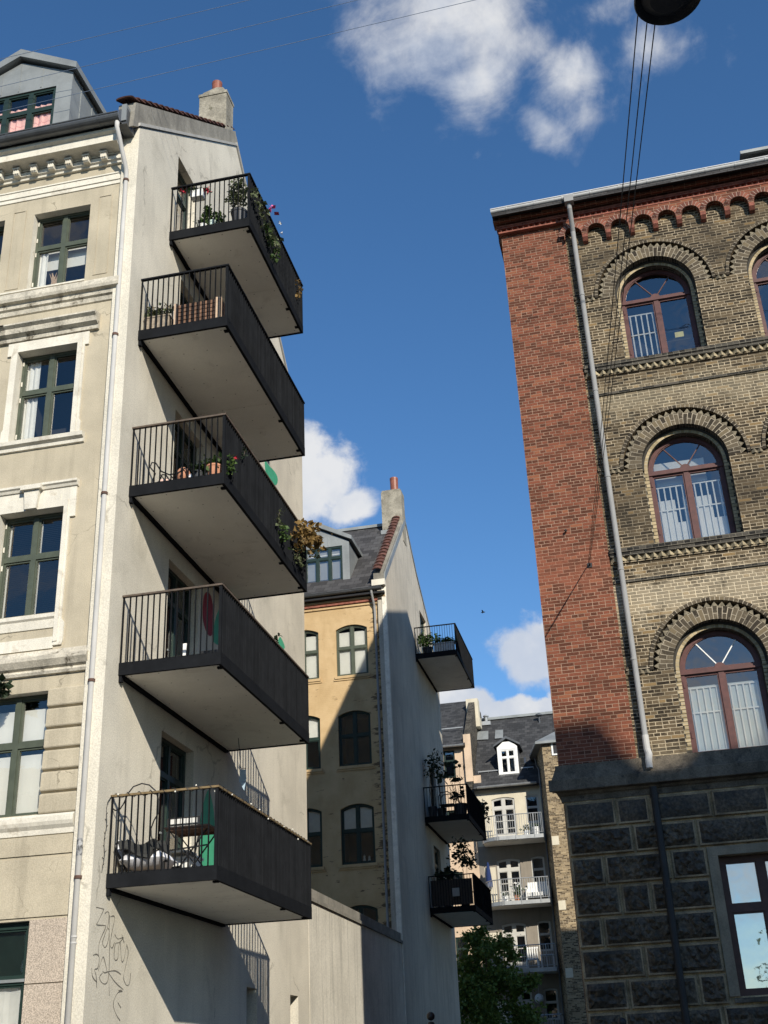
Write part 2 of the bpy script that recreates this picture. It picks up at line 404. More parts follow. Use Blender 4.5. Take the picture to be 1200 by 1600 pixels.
MT['petalwhite'] = plain('white petals', (.80,.80,.76), .6, .05, 9)
MT['potdark'] = plain('dark pot', (.055,.058,.065), .5, .1, 4)
MT['potwhite'] = plain('white pot', (.78,.79,.78), .45, .04, 4)
MT['potmint'] = plain('mint pot', (.55,.68,.62), .45, .05, 4)
MT['wicker'] = plain('brown wicker slats', (.19,.105,.065), .8, .3, 12)
MT['wickerpost'] = plain('pale wicker post', (.55,.40,.28), .7, .12, 8)
MT['concplanter'] = plain('weathered planter', (.30,.25,.19), .95, .25, 6, .2, 30, .5)
MT['cushion'] = plain('white cushion', (.74,.74,.76), .9, .05, 5, .05, 60, .2)
MT['blanket'] = plain('charcoal blanket', (.035,.036,.034), .95, .25, 9, .2, 60, .4)
MT['greenboard'] = plain('green panel', (.07,.40,.22), .6, .08, 3)
MT['redboard'] = plain('dark red panel', (.30,.03,.045), .7, .1, 3)
MT['whiteboard'] = plain('grey white panel', (.60,.60,.58), .7, .05, 3)
MT['pinkfabric'] = plain('pale pink fabric', (.72,.50,.42), .9, .08, 6)
MT['blue'] = plain('blue fabric', (.012,.03,.11), .9, .1, 5)
MT['lampmetal'] = plain('dark lamp metal', (.03,.032,.034), .5, .2, 8, .2, 30)
MT['cable'] = plain('black cable', (.016,.017,.02), .5, .1, 5)
MT['wire'] = plain('galvanised wire', (.15,.20,.29), .6, .1, 5)
MT['note'] = plain('yellow note', (.80,.72,.30), .8, .03, 5)
MT['bulb'] = plain('frosted bulb', (.75,.72,.62), .3, .05, 5)
# ochre wall with courses of brick showing through near the downpipe
def ochre_worn():
    mt, nt, p, out = base_mat('ochre wash worn to the brick')
    P = nt.pos(); uv = nt.uv()
    fac, rnd = bricks(nt, uv, .24, .067, .012)
    n1 = nt.noise(P, 1.3, 5, .65); n2 = nt.noise(P, 9, 5, .7); n3 = nt.noise(P, 40, 3, .6)
    c = nt.mix(nt.ramp(n1, .3, .7), (.49,.345,.180), (.59,.43,.24))
    c = nt.mix(nt.math('MULTIPLY', nt.ramp(nt.noise(nt.scalev(P, (3,3,.6)), 1, 5, .6), .5, .75), .35), c, (.40,.27,.13))
    x = nt.sep(P)[0]
    near = nt.ramp(x, -.95, -.25, 0, 1)
    dash = nt.math('MULTIPLY', nt.ramp(nt.math('ADD', nt.noise(nt.scalev(P, (2.2,2.2,9)), 1, 4, .7), nt.math('MULTIPLY', near, .20)), .62, .70), nt.ramp(rnd, .25, .5))
    c = nt.mix(nt.math('MULTIPLY', dash, .85), c, (.10,.065,.04))
    nt.put(p.inputs['Base Color'], c); p.inputs['Roughness'].default_value = .92; p.inputs['Specular IOR Level'].default_value = .2
    h = nt.math('ADD', nt.math('MULTIPLY', fac, -.35), nt.math('ADD', n3, nt.math('MULTIPLY', dash, -1.0)))
    nt.put(p.inputs['Normal'], nt.bump(h, .35, .012))
    return mt
MT['ochreworn'] = ochre_worn()

# ------------------------------------------------------------------ generic building parts
def arcpts(u0, u1, zs, rise, n=14):
    """points of the arched head from right to left"""
    if rise <= 0: return [(u1, zs), (u0, zs)]
    hw = (u1-u0)/2; c = (u0+u1)/2; r = (hw*hw + rise*rise)/(2*rise); zc = zs + rise - r
    a0 = math.atan2(zs-zc, hw)
    return [(c + r*math.cos(a0 + (math.pi-2*a0)*i/n), zc + r*math.sin(a0 + (math.pi-2*a0)*i/n)) for i in range(n+1)]
def arch_loop(u0, u1, z0, zs, rise, n=14):
    return [(u0, z0), (u1, z0)] + arcpts(u0, u1, zs, rise, n)
def headz(u, u0, u1, zs, rise):
    if rise <= 0: return zs
    hw = (u1-u0)/2; c = (u0+u1)/2; r = (hw*hw + rise*rise)/(2*rise); zc = zs + rise - r
    return zc + math.sqrt(max(0, r*r-(u-c)**2))

def window(T, parent, u0, u1, z0, zs, rise=0, rec=.12, cols=2, zt=None, fw=.055, mw=.07, fmat='green', glass='glass', name='window', fan=False, room=True, roomd=1.1, lowcols=None, label=None, sash=.028):
    """joinery with real holes for the panes; children: pane, room_interior"""
    mb = MB(); e = .004
    outer = arch_loop(u0+e, u1-e, z0+e, zs-(e if rise <= 0 else 0), max(0, rise-e) if rise else 0, 16)
    panes = []
    def colsplit(n):
        w = (u1-u0-2*fw-(n-1)*mw)/n
        return [(u0+fw+i*(w+mw), u0+fw+i*(w+mw)+w) for i in range(n)]
    def headpane(a, b, zb, ins):
        n = 10
        us = [b-(b-a)*i/n for i in range(n+1)]
        return [(a, zb), (b, zb)] + [(u, headz(u, u0, u1, zs, rise)-ins) for u in us] if rise > 0 else [(a, zb), (b, zb), (b, zs-ins), (a, zs-ins)]
    if zt is None:
        for a, b in colsplit(cols): panes.append((a, b, z0+fw, None))
    else:
        for a, b in colsplit(lowcols or cols): panes.append((a, b, z0+fw, zt-mw/2))
        if fan:
            ri = (u1-u0)/2-fw
            c = (u0+u1)/2
            zb = zt+mw/2
            pts = [(c-math.sqrt(ri*ri-(zb-zs)**2) if zb > zs else c-ri, zb), (c+math.sqrt(ri*ri-(zb-zs)**2) if zb > zs else c+ri, zb)]
            a0 = math.asin(max(0, (zb-zs)/ri)) if zb > zs else 0
            pts = [(c+ri*math.cos(a0+(math.pi-2*a0)*i/18), zs+ri*math.sin(a0+(math.pi-2*a0)*i/18)) for i in range(19)]
            if zb < zs: pts = [(c-ri, zb), (c+ri, zb)] + pts
            panes.append(('fan', pts))
        else:
            for a, b in colsplit(cols): panes.append((a, b, zt+mw/2, None))
    def loopof(p, ins):
        if p[0] == 'fan':
            pts = p[1]; cx = sum(q[0] for q in pts)/len(pts); cz = sum(q[1] for q in pts)/len(pts)
            return [(cx+(q[0]-cx)*(1-ins*1.9), cz+(q[1]-cz)*(1-ins*2.6)) for q in pts]
        a, b, zb, ztp = p
        if ztp is not None: return [(a+ins, zb+ins), (b-ins, zb+ins), (b-ins, ztp-ins), (a+ins, ztp-ins)]
        return headpane(a+ins, b-ins, zb+ins, fw+ins)
    mb.plate([outer]+[loopof(p, 0) for p in panes], T, rec, rec+.06)
    mb.plate([outer]+[loopof(p, sash) for p in panes], T, rec+.022, rec+.075)
    w = mb.build(name, MT[fmat] if isinstance(fmat, str) else fmat, parent)
    if label: w['label'] = label
    pb = MB()
    pb.face([T(q[0], q[1], rec+.05) for q in outer])
    pb.build('pane', MT[glass], w, recalc=False)
    if room:
        rb = MB(); a = rec+.076; d = a+roomd; zt2 = zs+rise
        x0, x1 = u0-.05, u1+.05
        rb.face([T(x0,z0-.05,d), T(x1,z0-.05,d), T(x1,zt2+.05,d), T(x0,zt2+.05,d)])
        rb.face([T(x0,z0-.05,a), T(x0,z0-.05,d), T(x0,zt2+.05,d), T(x0,zt2+.05,a)])
        rb.face([T(x1,z0-.05,a), T(x1,z0-.05,d), T(x1,zt2+.05,d), T(x1,zt2+.05,a)])
        rb.face([T(x0,z0-.05,a), T(x1,z0-.05,a), T(x1,z0-.05,d), T(x0,z0-.05,d)])
        rb.face([T(x0,zt2+.05,a), T(x1,zt2+.05,a), T(x1,zt2+.05,d), T(x0,zt2+.05,d)])
        rb.build('room_interior', MT['room'], w, recalc=False)
    return w

def sheet(T, parent, u0, u1, z0, z1, w, mat, name, wav=0.0, n=1, thick=.004, ph=0.0, hem=0.0):
    """blind or curtain hanging behind a pane, waved when it is a curtain"""
    mb = MB(); k = max(1, n)
    us = [u0+(u1-u0)*i/k for i in range(k+1)]
    off = [w + wav*math.sin(i*1.9+ph)*(.6+.4*math.sin(i*.53)) for i in range(k+1)]
    for i in range(k):
        zl, zr = z1 + hem*math.sin(i*.9+ph), z1 + hem*math.sin((i+1)*.9+ph)
        mb.face([T(us[i],z0,off[i]), T(us[i+1],z0,off[i+1]), T(us[i+1],zr,off[i+1]), T(us[i],zl,off[i])])
    return mb.build(name, mat, parent, recalc=False, smooth=wav > 0)

def profile(T, u0, u1, prof, mats, name, parent, mi=0, mitre=0.0):
    """moulding: closed (w, z) profile run from u0 to u1"""
    mb = MB(); a = [Vector(T(u0 + mitre*min(w, 0), z, w)) for w, z in prof]; b = [Vector(T(u1, z, w)) for w, z in prof]
    n = len(prof); k = len(mb.v); mb.v += a+b
    for i in range(n):
        j = (i+1) % n; mb.f.append((i, j, n+j, n+i)); mb.mi.append(mi)
    for t in tessellate_polygon([[Vector((p[0], p[1], 0)) for p in prof]]):
        mb.f.append(tuple(t)); mb.mi.append(mi); mb.f.append(tuple(n+i for i in reversed(t))); mb.mi.append(mi)
    return mb.build(name, mats, parent)

def gutter(T, u0, u1, w, z, r, mat, parent, step=.9, brackets=True):
    mb = MB(); n = 10
    sec = [(w+r*math.cos(math.pi+math.pi*i/n), z+r*math.sin(math.pi+math.pi*i/n)) for i in range(n+1)]
    seci = [(w+(r-.012)*math.cos(math.pi+math.pi*i/n), z+(r-.012)*math.sin(math.pi+math.pi*i/n)) for i in range(n+1)]
    loop = sec + seci[::-1]
    a = [Vector(T(u0, q[1], q[0])) for q in loop]; b = [Vector(T(u1, q[1], q[0])) for q in loop]
    k = len(loop); mb.v += a+b
    for i in range(k):
        j = (i+1) % k; mb.f.append((i, j, k+j, k+i)); mb.mi.append(0)
    for off in (0, k):
        for i in range(n): mb.f.append((off+i, off+i+1, off+k-2-i, off+k-1-i)); mb.mi.append(0)
    # rolled front edge
    mb.tube([T(u0, z+.006, w-r), T(u1, z+.006, w-r)], .016, 8)
    if brackets:
        x = u0+.35
        while x < u1:
            for i in range(n):
                q0, q1 = (w+(r+.006)*math.cos(math.pi+math.pi*i/n), z+(r+.006)*math.sin(math.pi+math.pi*i/n)), (w+(r+.006)*math.cos(math.pi+math.pi*(i+1)/n), z+(r+.006)*math.sin(math.pi+math.pi*(i+1)/n))
                mb.face([T(x, q0[1], q0[0]), T(x+.03, q0[1], q0[0]), T(x+.03, q1[1], q1[0]), T(x, q1[1], q1[0])])
            x += step
    return mb.build('gutter', mat, parent)

prnd = random.Random(5)
def balcony(parent, y0, y1, zb, d, hr, railmat, X0=0.0, screws=True, label=None, soff='soffit', board=False):
    """steel balcony on a gable facing +X: frame > soffit, deck, railing, top_rail"""
    fh = .20; t = .05; mb = MB()
    mb.box((X0, y0, zb), (X0+d, y0+t, zb+fh)); mb.box((X0, y1-t, zb), (X0+d, y1, zb+fh))
    mb.box((X0+d-t, y0+t, zb), (X0+d, y1-t, zb+fh)); mb.box((X0+.001, y0+t, zb-.03), (X0+.07, y1-t, zb+fh))
    for yy in (y0+.14, (y0+y1)/2+.9, y1-.3):
        mb.box((X0+d-.11, yy, zb-.016), (X0+d-.03, yy+.06, zb+.01))
    mb.box((X0+.002, y0+.02, zb-.10), (X0+.05, y0+.09, zb+.02))
    # bolts on the fascia
    for yy in (y0+.12, y1-.12):
        mb.box((X0+d, yy-.012, zb+fh-.06), (X0+d+.006, yy+.012, zb+fh-.036))
    b = mb.build('balcony', MT['steel'], parent)
    if label: b['label'] = label
    sb = MB(); ym = y0+(y1-y0)*.55
    sb.box((X0+.07, y0+t, zb+.015), (X0+d-t, ym-.004, zb+.03)); sb.box((X0+.07, ym+.004, zb+.015), (X0+d-t, y1-t, zb+.03))
    sb.box((X0+.07, ym-.02, zb+.03), (X0+d-t, ym+.02, zb+.04), 1)
    if screws:
        ny = max(3, int((y1-y0)/.45)); nx = 4
        for i in range(ny):
            for j in range(nx):
                cx = X0+.16+(d-.32)*j/(nx-1); cyy = y0+.14+(y1-y0-.28)*i/(ny-1)
                sb.face([(cx+.013*math.cos(a*math.pi/3), cyy+.013*math.sin(a*math.pi/3), zb+.013) for a in range(6)], 1)
    sb.build('soffit', [MT[soff], MT['screw']], b, recalc=False)
    db = MB(); x = X0+.02
    while x < X0+d-.12:
        db.box((x, y0+t, zb+fh-.035), (x+.115, y1-t, zb+fh-.008)); x += .121
    db.build('deck', MT['deck'], b)
    zt = zb+hr; rb = MB(); pz0 = zb+fh-.02; pz1 = zt-.028
    for (px_, py_) in ((X0+d-.025, y0+.025), (X0+d-.025, y1-.025)): rb.box((px_-.022, py_-.022, pz0), (px_+.022, py_+.022, pz1))
    for py_ in (y0+.02, y1-.02): rb.box((X0+.01, py_-.016, pz0), (X0+.03, py_+.016, pz1))
    n = int(round((d-.10)/.096))
    for i in range(1, n):
        xx = X0+.03+(d-.07)*i/n
        for py_ in (y0+.02, y1-.02): rb.box((xx-.005, py_-.02, pz0), (xx+.005, py_+.02, pz1))
    n = int(round((y1-y0-.1)/.092))
    for i in range(1, n):
        yy = y0+.03+(y1-y0-.06)*i/n
        th = prnd.uniform(-.22,.22); rb.bar((X0+d-.024, yy, pz0), (X0+d-.024, yy, pz1), .011, .032, 0, (math.cos(th), math.sin(th), 0))
    if board:
        rb.box((X0+d-.06, y0+.07, pz0+.06), (X0+d-.052, y1-.07, pz1-.03))
    rb.build('railing', MT['steel'], b)
    tb = MB()
    tb.box((X0+.0, y0-.012, zt-.03), (X0+d+.012, y0+.048, zt)); tb.box((X0+.0, y1-.048, zt-.03), (X0+d+.012, y1+.012, zt))
    tb.box((X0+d-.048, y0+.048, zt-.03), (X0+d+.012, y1-.048, zt))
    tb.build('top_rail', MT[railmat], b)
    return b

# ================================================================== SETTING
def ground(name, x0, y0, x1, y1, z, mat, thick=.3):
    mb = MB(); mb.box((x0, y0, z-thick), (x1, y1, z)); o = mb.build(name, mat); o['kind'] = 'structure'; return o
ground('ground', -1500, -1500, 1500, 1500, -.05, MT['yard'], .5)
ground('road', -300, -22, 300, -3.2, -.02, MT['asphalt'], .02)
ground('pavement', -300, -3.2, 300, 5.6, .10, MT['paving'], .14)
ground('pavement', -300, -27, 300, -22, .10, MT['paving'], .14)

# ================================================================== LEFT APARTMENT BUILDING
LB = thing('apartment_building', 'beige stucco corner building at left with five black balconies up its windowless side', 'apartment building', (-5, 5, 0))
T = TF(0.0)
WIN = [(14.78, 16.50), (11.58, 13.39), (8.40, 10.22), (5.28, 7.13)]
CX = [-1.5, -3.23]
holes = []
for c in CX:
    for z0, z1 in WIN: holes.append([(c-.565, z0), (c+.565, z0), (c+.565, z1), (c-.565, z1)])
holes.append([(-4.0, .9), (-.93, .9), (-.93, 3.82), (-4.0, 3.82)])
mb = MB(); mb.plate([[(-12, 0), (-.25, 0), (-.25, 17.9), (-12, 17.9)]] + holes, T, 0, .34, 0, 1)
mb.build('facade_wall', [MT['beige'], MT['trim']], LB)
mb = MB(); mb.box((-12, .34, 0), (-11.7, 10.7, 17.2)); mb.box((-12, 10.7, 0), (-.32, 10.96, 17.1)); mb.build('rear_wall', MT['beige'], LB)

# gable with the door openings
BZ = [16.634, 13.527, 10.436, 7.368, 4.227]
BY0 = [1.503, .352, .352, .352, .352]; BY1 = 5.295; BD = 1.652; BHR = 1.314
DOORS = [(1.80, 2.78, BZ[0]+.21, 19.05), (2.18, 3.70, BZ[1]+.21, 16.20), (2.18, 3.70, BZ[2]+.21, 13.17), (2.16, 3.66, BZ[3]+.21, 10.08), (2.15, 3.64, BZ[4]+.21, 6.98)]
SLITS = [(6.66, 7.29, 1.6, 3.29), (9.49, 10.09, 1.6, 3.30)]
G = TG(0.0)
gl = [(-.1, 0), (10.97, 0), (10.97, 17.15), (5.85, 22.0), (5.3, 22.5), (-.1, 18.05)]
mb = MB(); mb.plate([gl] + [[(a, z0), (b, z0), (b, z1), (a, z1)] for a, b, z0, z1 in DOORS+SLITS], G, 0, .32)
mb.build('gable_wall', MT['gable'], LB)
for i, (a, b, z0, z1) in enumerate(DOORS):
    w = window(G, LB, a, b, z0, z1, 0, .15, 2 if i else 1, z1-.62, .075, .09, 'darkgreen', 'glassR' if i == 0 else 'glass', name='balcony_door', lowcols=2 if i else 1)
    for q in ((.30, .55) if i else (.25,)):
        mb = MB(); mb.box((a+(b-a)*q-.02, z0+.95, .13), (a+(b-a)*q+.10, z0+.98, .15), 0, G); mb.build('handle', MT['zinc'], w)
    if i == 0:
        sheet(G, w, a+.08, b-.08, z0+.08, z1-.75, .30, MT['curtain'], 'curtain', .015, 12)
for a, b, z0, z1 in SLITS:
    mb = MB(); mb.box((a, z0, .26), (b, z1, .30), 0, G); mb.box((a+.25, z0+.9, .20), (a+.29, z1-.25, .24), 0, G); mb.build('vent_opening', MT['room'], LB)
# corner strips
mb = MB(); mb.box((-.15, -.098, 0), (-.001, .10, 18.02)); mb.build('corner_strip', MT['strip'], LB)
mb = MB(); mb.box((-.26, .03, 0), (-.152, .12, 17.7)); mb.build('corner_joint', MT['rubble'], LB)

# mouldings of the street front
ue = -.33
profile(T, -12, ue, [(.02,17.50),(-.10,17.52),(-.10,17.55),(-.38,17.575),(-.38,17.735),(-.45,17.77),(-.45,17.83),(.02,17.90)], MT['trim'], 'cornice', LB)
cor = profile(T, -12, ue-.02, [(.02,17.34),(-.05,17.34),(-.06,17.38),(-.10,17.40),(-.10,17.49),(.02,17.49)], MT['trim'], 'bracket_course', LB)
u = -.66
while u > -11.8:
    mb = MB(); mb.extrude([T(u-.06, 17.40, -.10), T(u-.06, 17.38, -.13), T(u-.06, 17.38, -.18), T(u-.06, 17.41, -.20), T(u-.06, 17.50, -.20), T(u-.06, 17.52, -.10)], (.12, 0, 0))
    for k in range(3): mb.box((u-.048+.038*k, 17.40, -.213), (u-.028+.038*k, 17.49, -.20), 0, T)
    mb.box((u-.075, 17.50, -.225), (u+.075, 17.535, -.10), 0, T)
    mb.build('bracket', MT['trim'], cor); u -= .355
profile(T, -12, -.36, [(.01,16.86),(-.018,16.87),(-.018,16.945),(-.038,16.955),(-.038,17.075),(-.055,17.085),(-.055,17.115),(.01,17.13)], MT['trim'], 'frieze_band', LB)
profile(T, -12, -.20, [(.01,14.20),(-.03,14.22),(-.05,14.30),(-.09,14.32),(-.10,14.40),(-.17,14.42),(-.19,14.47),(-.19,14.58),(-.15,14.60),(.01,14.66)], MT['trimdirty'], 'string_course', LB)
profile(T, -12, -.30, [(.01,7.37),(-.05,7.38),(-.07,7.42),(-.05,7.46),(-.10,7.49),(-.16,7.58),(-.16,7.63),(-.06,7.69),(.01,7.80)], MT['trimdirty'], 'string_course', LB)
profile(T, -12, -.36, [(.01,4.97),(-.02,4.98),(-.03,5.05),(-.07,5.10),(-.09,5.15),(-.09,5.22),(-.05,5.26),(.01,5.27)], MT['trim'], 'string_course', LB)
profile(T, -12, -.37, [(.01,4.70),(-.022,4.70),(-.022,4.96),(.01,4.96)], MT['beige'], 'wall_band', LB)
profile(T, -12, -.35, [(.01,3.86),(-.022,3.86),(-.022,4.655),(.01,4.655)], MT['beige'], 'wall_band', LB)
for c in (-.645, -2.37, -4.1):
    a, b, z0, z1 = c-.135, c+.135, 14.83, 16.64; mb = MB()
    mb.plate([[(a,z0),(b,z0),(b,z1),(a,z1)], [(a+.022,z0+.022),(b-.022,z0+.022),(b-.022,z1-.022),(a+.022,z1-.022)]], T, -.012, .001)
    mb.build('panel_moulding', MT['beige'], LB)
# quoins and granite piers of the lower floors
for (a, b) in ((-.925, -.30), (-2.66, -2.07)):
    z = 7.16; mb = MB()
    for k in range(6):
        zt, zb = z-.012, z-.305
        pr = [(0, zb-.004), (-.045, zb+.012), (-.055, zb+.028), (-.055, zt-.028), (-.045, zt-.012), (0, zt+.004)]
        A = [Vector(T(a, q[1], q[0])) for q in pr]; B = [Vector(T(b, q[1], q[0])) for q in pr]
        bb = len(mb.v); mb.v += A+B
        for i in range(6): j = (i+1) % 6; mb.f.append((bb+i, bb+j, bb+6+j, bb+6+i)); mb.mi.append(0)
        mb.f.append(tuple(bb+i for i in range(6))); mb.mi.append(0); mb.f.append(tuple(bb+6+i for i in reversed(range(6)))); mb.mi.append(0)
        z -= .318
    mb.build('quoin', MT['beige'], LB)
mb = MB(); mb.box((-.925, -.03, 0), (-.34, .01, 2.985)); mb.box((-.925, -.03, 3.0), (-.34, .01, 3.82)); mb.build('granite_pier', MT['granite'], LB)

def left_window(c, row, style):
    z0, z1 = WIN[row]; a, b = c-.565, c+.565
    zt = z0+(z1-z0)*.585
    w = window(T, LB, a, b, z0, z1, 0, .15, 2, zt, .05, .085, 'green')
    for x in (a+.02, b-.05):
        for z in (z0+.15, zt-.18, zt+.15, z1-.18): mb = MB(); mb.box((x, z, .135), (x+.02, z+.09, .15), 0, T); mb.build('hinge', MT['trim'], w)
    if style == 'half':
        sheet(T, w, a+.05, b-.05, z0+.62, zt+.05, .34, MT['whitein'], 'blind')
        sheet(T, w, a+.07, a+.24, z0+.05, zt, .24, MT['curtain'], 'curtain', .02, 6)
        mb = MB()
        for k in range(10):
            x = a+.40+random.uniform(-.05,.05); mb.tube([(x, .30, z0+.02), (x+random.uniform(-.05,.05), .30, z0+.25), (x+random.uniform(-.09,.09), .28, z0+.5)], [.012,.02,.004], 5)
        mb.build('dried_flowers', MT['wickerpost'], w)
    elif style == 'sheer':
        sheet(T, w, a+.05, a+.30, z0+.04, z1-.06, .26, MT['curtain'], 'curtain', .025, 9)
        sheet(T, w, (a+b)/2+.02, (a+b)/2+.07, z0+.04, z1-.06, .24, MT['curtain'], 'curtain', .01, 3)
    elif style == 'venetian':
        mb = MB(); z = z0+.06
        while z < z1-.05:
            mb.face([T(a+.06, z, .30), T(b-.06, z, .30), T(b-.06, z+.018, .345), T(a+.06, z+.018, .345)]); z += .034
        mb.build('venetian_blind', MT['slatgrey'], w, recalc=False)
        sheet(T, w, a+.06, a+.10, z0+.05, z1-.05, .235, MT['curtain'], 'curtain', .005, 2); sheet(T, w, (a+b)/2+.045, (a+b)/2+.085, z0+.05, z1-.05, .235, MT['curtain'], 'curtain', .005, 2)
    elif style == 'white':
        sheet(T, w, a+.05, b-.05, z0+.05, zt-.13, .245, MT['whitein'], 'blind', .006, 8)
        sheet(T, w, a+.05, b-.05, zt+.04, z1-.20, .245, MT['whitein'], 'blind', .006, 8)
    return w
for ci, c in enumerate(CX):
    for r, st in enumerate(('half', 'sheer', 'venetian', 'white')): left_window(c, r, st)
    a, b = c-.565, c+.565
    # third-floor surround with ears, hood and sill
    z0, z1 = WIN[1]
    mb = MB(); o = [(a-.16, z0-.02), (a+.0, z0-.02), (a+.0, z1), (b, z1), (b, z0-.02), (b+.16, z0-.02), (b+.16, z0+.22), (b+.13, z0+.27), (b+.13, z1-.05), (b+.20, z1-.05), (b+.20, z1+.21), (a-.20, z1+.21), (a-.20, z1-.05), (a-.13, z1-.05), (a-.13, z0+.27), (a-.16, z0+.22)]
    mb.plate([o], T, -.035, .002); i_ = [(a-.09, z0), (a-.0, z0), (a-.0, z1), (b, z1), (b, z0), (b+.09, z0), (b+.09, z1+.11), (a-.09, z1+.11)]
    mb.plate([i_], T, -.052, -.036); s = mb.build('window_surround', MT['trim'], LB)
    profile(T, a-.37, b+.37, [(.01,z1+.22),(-.06,z1+.23),(-.07,z1+.30),(-.15,z1+.34),(-.17,z1+.43),(-.23,z1+.47),(-.23,z1+.50),(.01,z1+.57)], MT['trimdirty'], 'hood_moulding', s)
    profile(T, a-.25, b+.25, [(.01,z0-.20),(-.04,z0-.19),(-.05,z0-.13),(-.11,z0-.10),(-.12,z0-.03),(.14,z0+.012)], MT['trim'], 'sill', s)
    # second-floor surround with keystone and legs
    z0, z1 = WIN[2]
    mb = MB(); o = [(a-.14, 7.84), (a, 7.84), (a, z1), (b, z1), (b, 7.84), (b+.14, 7.84), (b+.16, 7.9), (b+.16, 8.2), (b+.11, 8.27), (b+.11, z1-.2), (b+.20, z1-.2), (b+.20, z1+.37), (a-.20, z1+.37), (a-.20, z1-.2), (a-.11, z1-.2), (a-.11, 8.27), (a-.16, 8.2)]
    mb.plate([o], T, -.035, .002)
    mb.plate([[(a-.07, 7.9), (a, 7.9), (a, z1), (b, z1), (b, 7.9), (b+.07, 7.9), (b+.07, z1+.12), (a-.07, z1+.12)]], T, -.05, -.036)
    mb.plate([[(a+.07, z1+.12), (b-.07, z1+.12), (b-.07, z1+.23), (a+.07, z1+.23)]], T, -.047, -.036)
    s = mb.build('window_surround', MT['trim'], LB)
    profile(T, a-.22, b+.22, [(.01,z1+.34),(-.06,z1+.35),(-.08,z1+.39),(-.11,z1+.41),(-.11,z1+.45),(.01,z1+.47)], MT['trim'], 'hood_moulding', s)
    mb = MB(); mb.extrude([T(c-.10, z1+.004, -.05), T(c+.10, z1+.004, -.05), T(c+.135, z1+.34, -.05), T(c-.135, z1+.34, -.05)], (0, -.06, 0)); mb.box((c-.18, z1+.34, -.16), (c+.18, z1+.42, -.04), 0, T); mb.build('keystone', MT['trim'], s)
    profile(T, a+.002, b-.002, [(.01,z0-.27),(-.02,z0-.26),(-.03,z0-.12),(-.06,z0-.09),(-.06,z0-.03),(.14,z0+.012)], MT['trim'], 'sill', s)
    profile(T, a+.002, b-.002, [(.01,7.80),(-.02,7.80),(-.02,7.99),(.01,7.99)], MT['trim'], 'sill', s)
profile(T, -12, -.93+.0, [(.01,14.745),(-.02,14.745),(-.02,14.777),(.14,14.79)], MT['trim'], 'sill', LB)

# shop window
w = window(T, LB, -4.0, -.93, .9, 3.82, 0, .10, 3, 3.05, .09, .10, 'darkgreen', 'glassR', name='shop_window')
sheet(T, w, -3.9, -1.03, 3.10, 3.74, .20, MT['darkgreen'], 'blind'); sheet(T, w, -3.9, -1.03, .95, 2.98, .19, MT['curtain'], 'curtain', .012, 40)
mb = MB(); mb.box((-4.0, 3.035, .07), (-.95, 3.075, .10), 0, T); mb.build('transom_bar', MT['zinc'], w)

# gutter, downpipe
gutter(T, -12, -.19, -.55, 17.96, .125, MT['zincdark'], LB, .92)
mb = MB(); mb.box((-12, -.44, 17.84), (-.30, .0, 17.90)); mb.box((-.28, -.47, 17.84), (-.10, .06, 18.22)); mb.build('eaves_flashing', MT['zincdark'], LB)
mb = MB(); mb.box((-.20, -.50, 17.9), (-.102, .02, 18.30)); mb.build('eaves_flashing', MT['zinc'], LB)
px_ = -.205
mb = MB(); mb.tube([(px_-.04,-.55,17.88),(px_-.04,-.55,17.72),(px_-.03,-.50,17.62),(px_,-.14,17.05),(px_,-.11,16.95),(px_,-.11,16.6),(px_,-.11,9),(px_-.01,-.11,0)], .043, 12)
dp = mb.build('downpipe', MT['pipewhite'], LB, smooth=True)
mb = MB()
for z in (16.80, 13.37, 10.30, 7.17, 4.33): mb.tube([(px_,-.11,z-.022),(px_,-.11,z+.022)], .056, 12); mb.box((px_-.015, -.11, z-.012), (px_+.015, .0, z+.012))
mb.build('pipe_collar', MT['rust'], dp)
mb = MB()
for z in (15.2, 3.55, 3.47): mb.tube([(px_,-.11,z-.012),(px_,-.11,z+.012)], .047, 12)
mb.build('pipe_joint', MT['pipewhite'], dp)
mb = MB(); mb.tube([(px_-.006,-.11,4.62),(px_-.006,-.11,4.86)], .0445, 12); mb.build('sticker', plain('torn black and white sticker', (.22,.22,.22), .7, .95, 16), dp)

# roof, parapet, tiles, chimney
mb = MB(); mb.extrude([(-12,-.50,17.97),(-12,5.25,22.55),(-12,11.15,17.2),(-12,11.0,17.05),(-12,5.25,22.3),(-12,-.35,17.86)], (11.64,0,0))
mb.build('roof', MT['slate'], LB)
mb = MB(); mb.extrude([(-.36,-.36,17.86),(-.36,5.32,22.48),(-.36,5.32,23.0),(-.36,-.30,18.50)], (.345,0,0)); mb.extrude([(-.36,5.32,22.46),(-.36,11.0,17.1),(-.36,11.0,17.5),(-.36,5.32,22.95)], (.345,0,0))
mb.build('parapet', MT['cement'], LB)
mb = MB(); mb.extrude([(-.02,-.14,18.06),(-.02,5.32,22.53),(-.02,5.32,22.60),(-.02,-.14,18.135)], (.045,0,0)); mb.extrude([(-.02,5.32,22.52),(-.02,5.86,22.03),(-.02,11.0,17.17),(-.02,11.0,17.27),(-.02,5.32,22.63)], (.055,0,0))
mb.build('verge_flashing', MT['concrete'], LB)
mb = MB(); d = Vector((0, 5.62, 4.5)).normalized(); up = Vector((0,-d.z,d.y)); n = 21
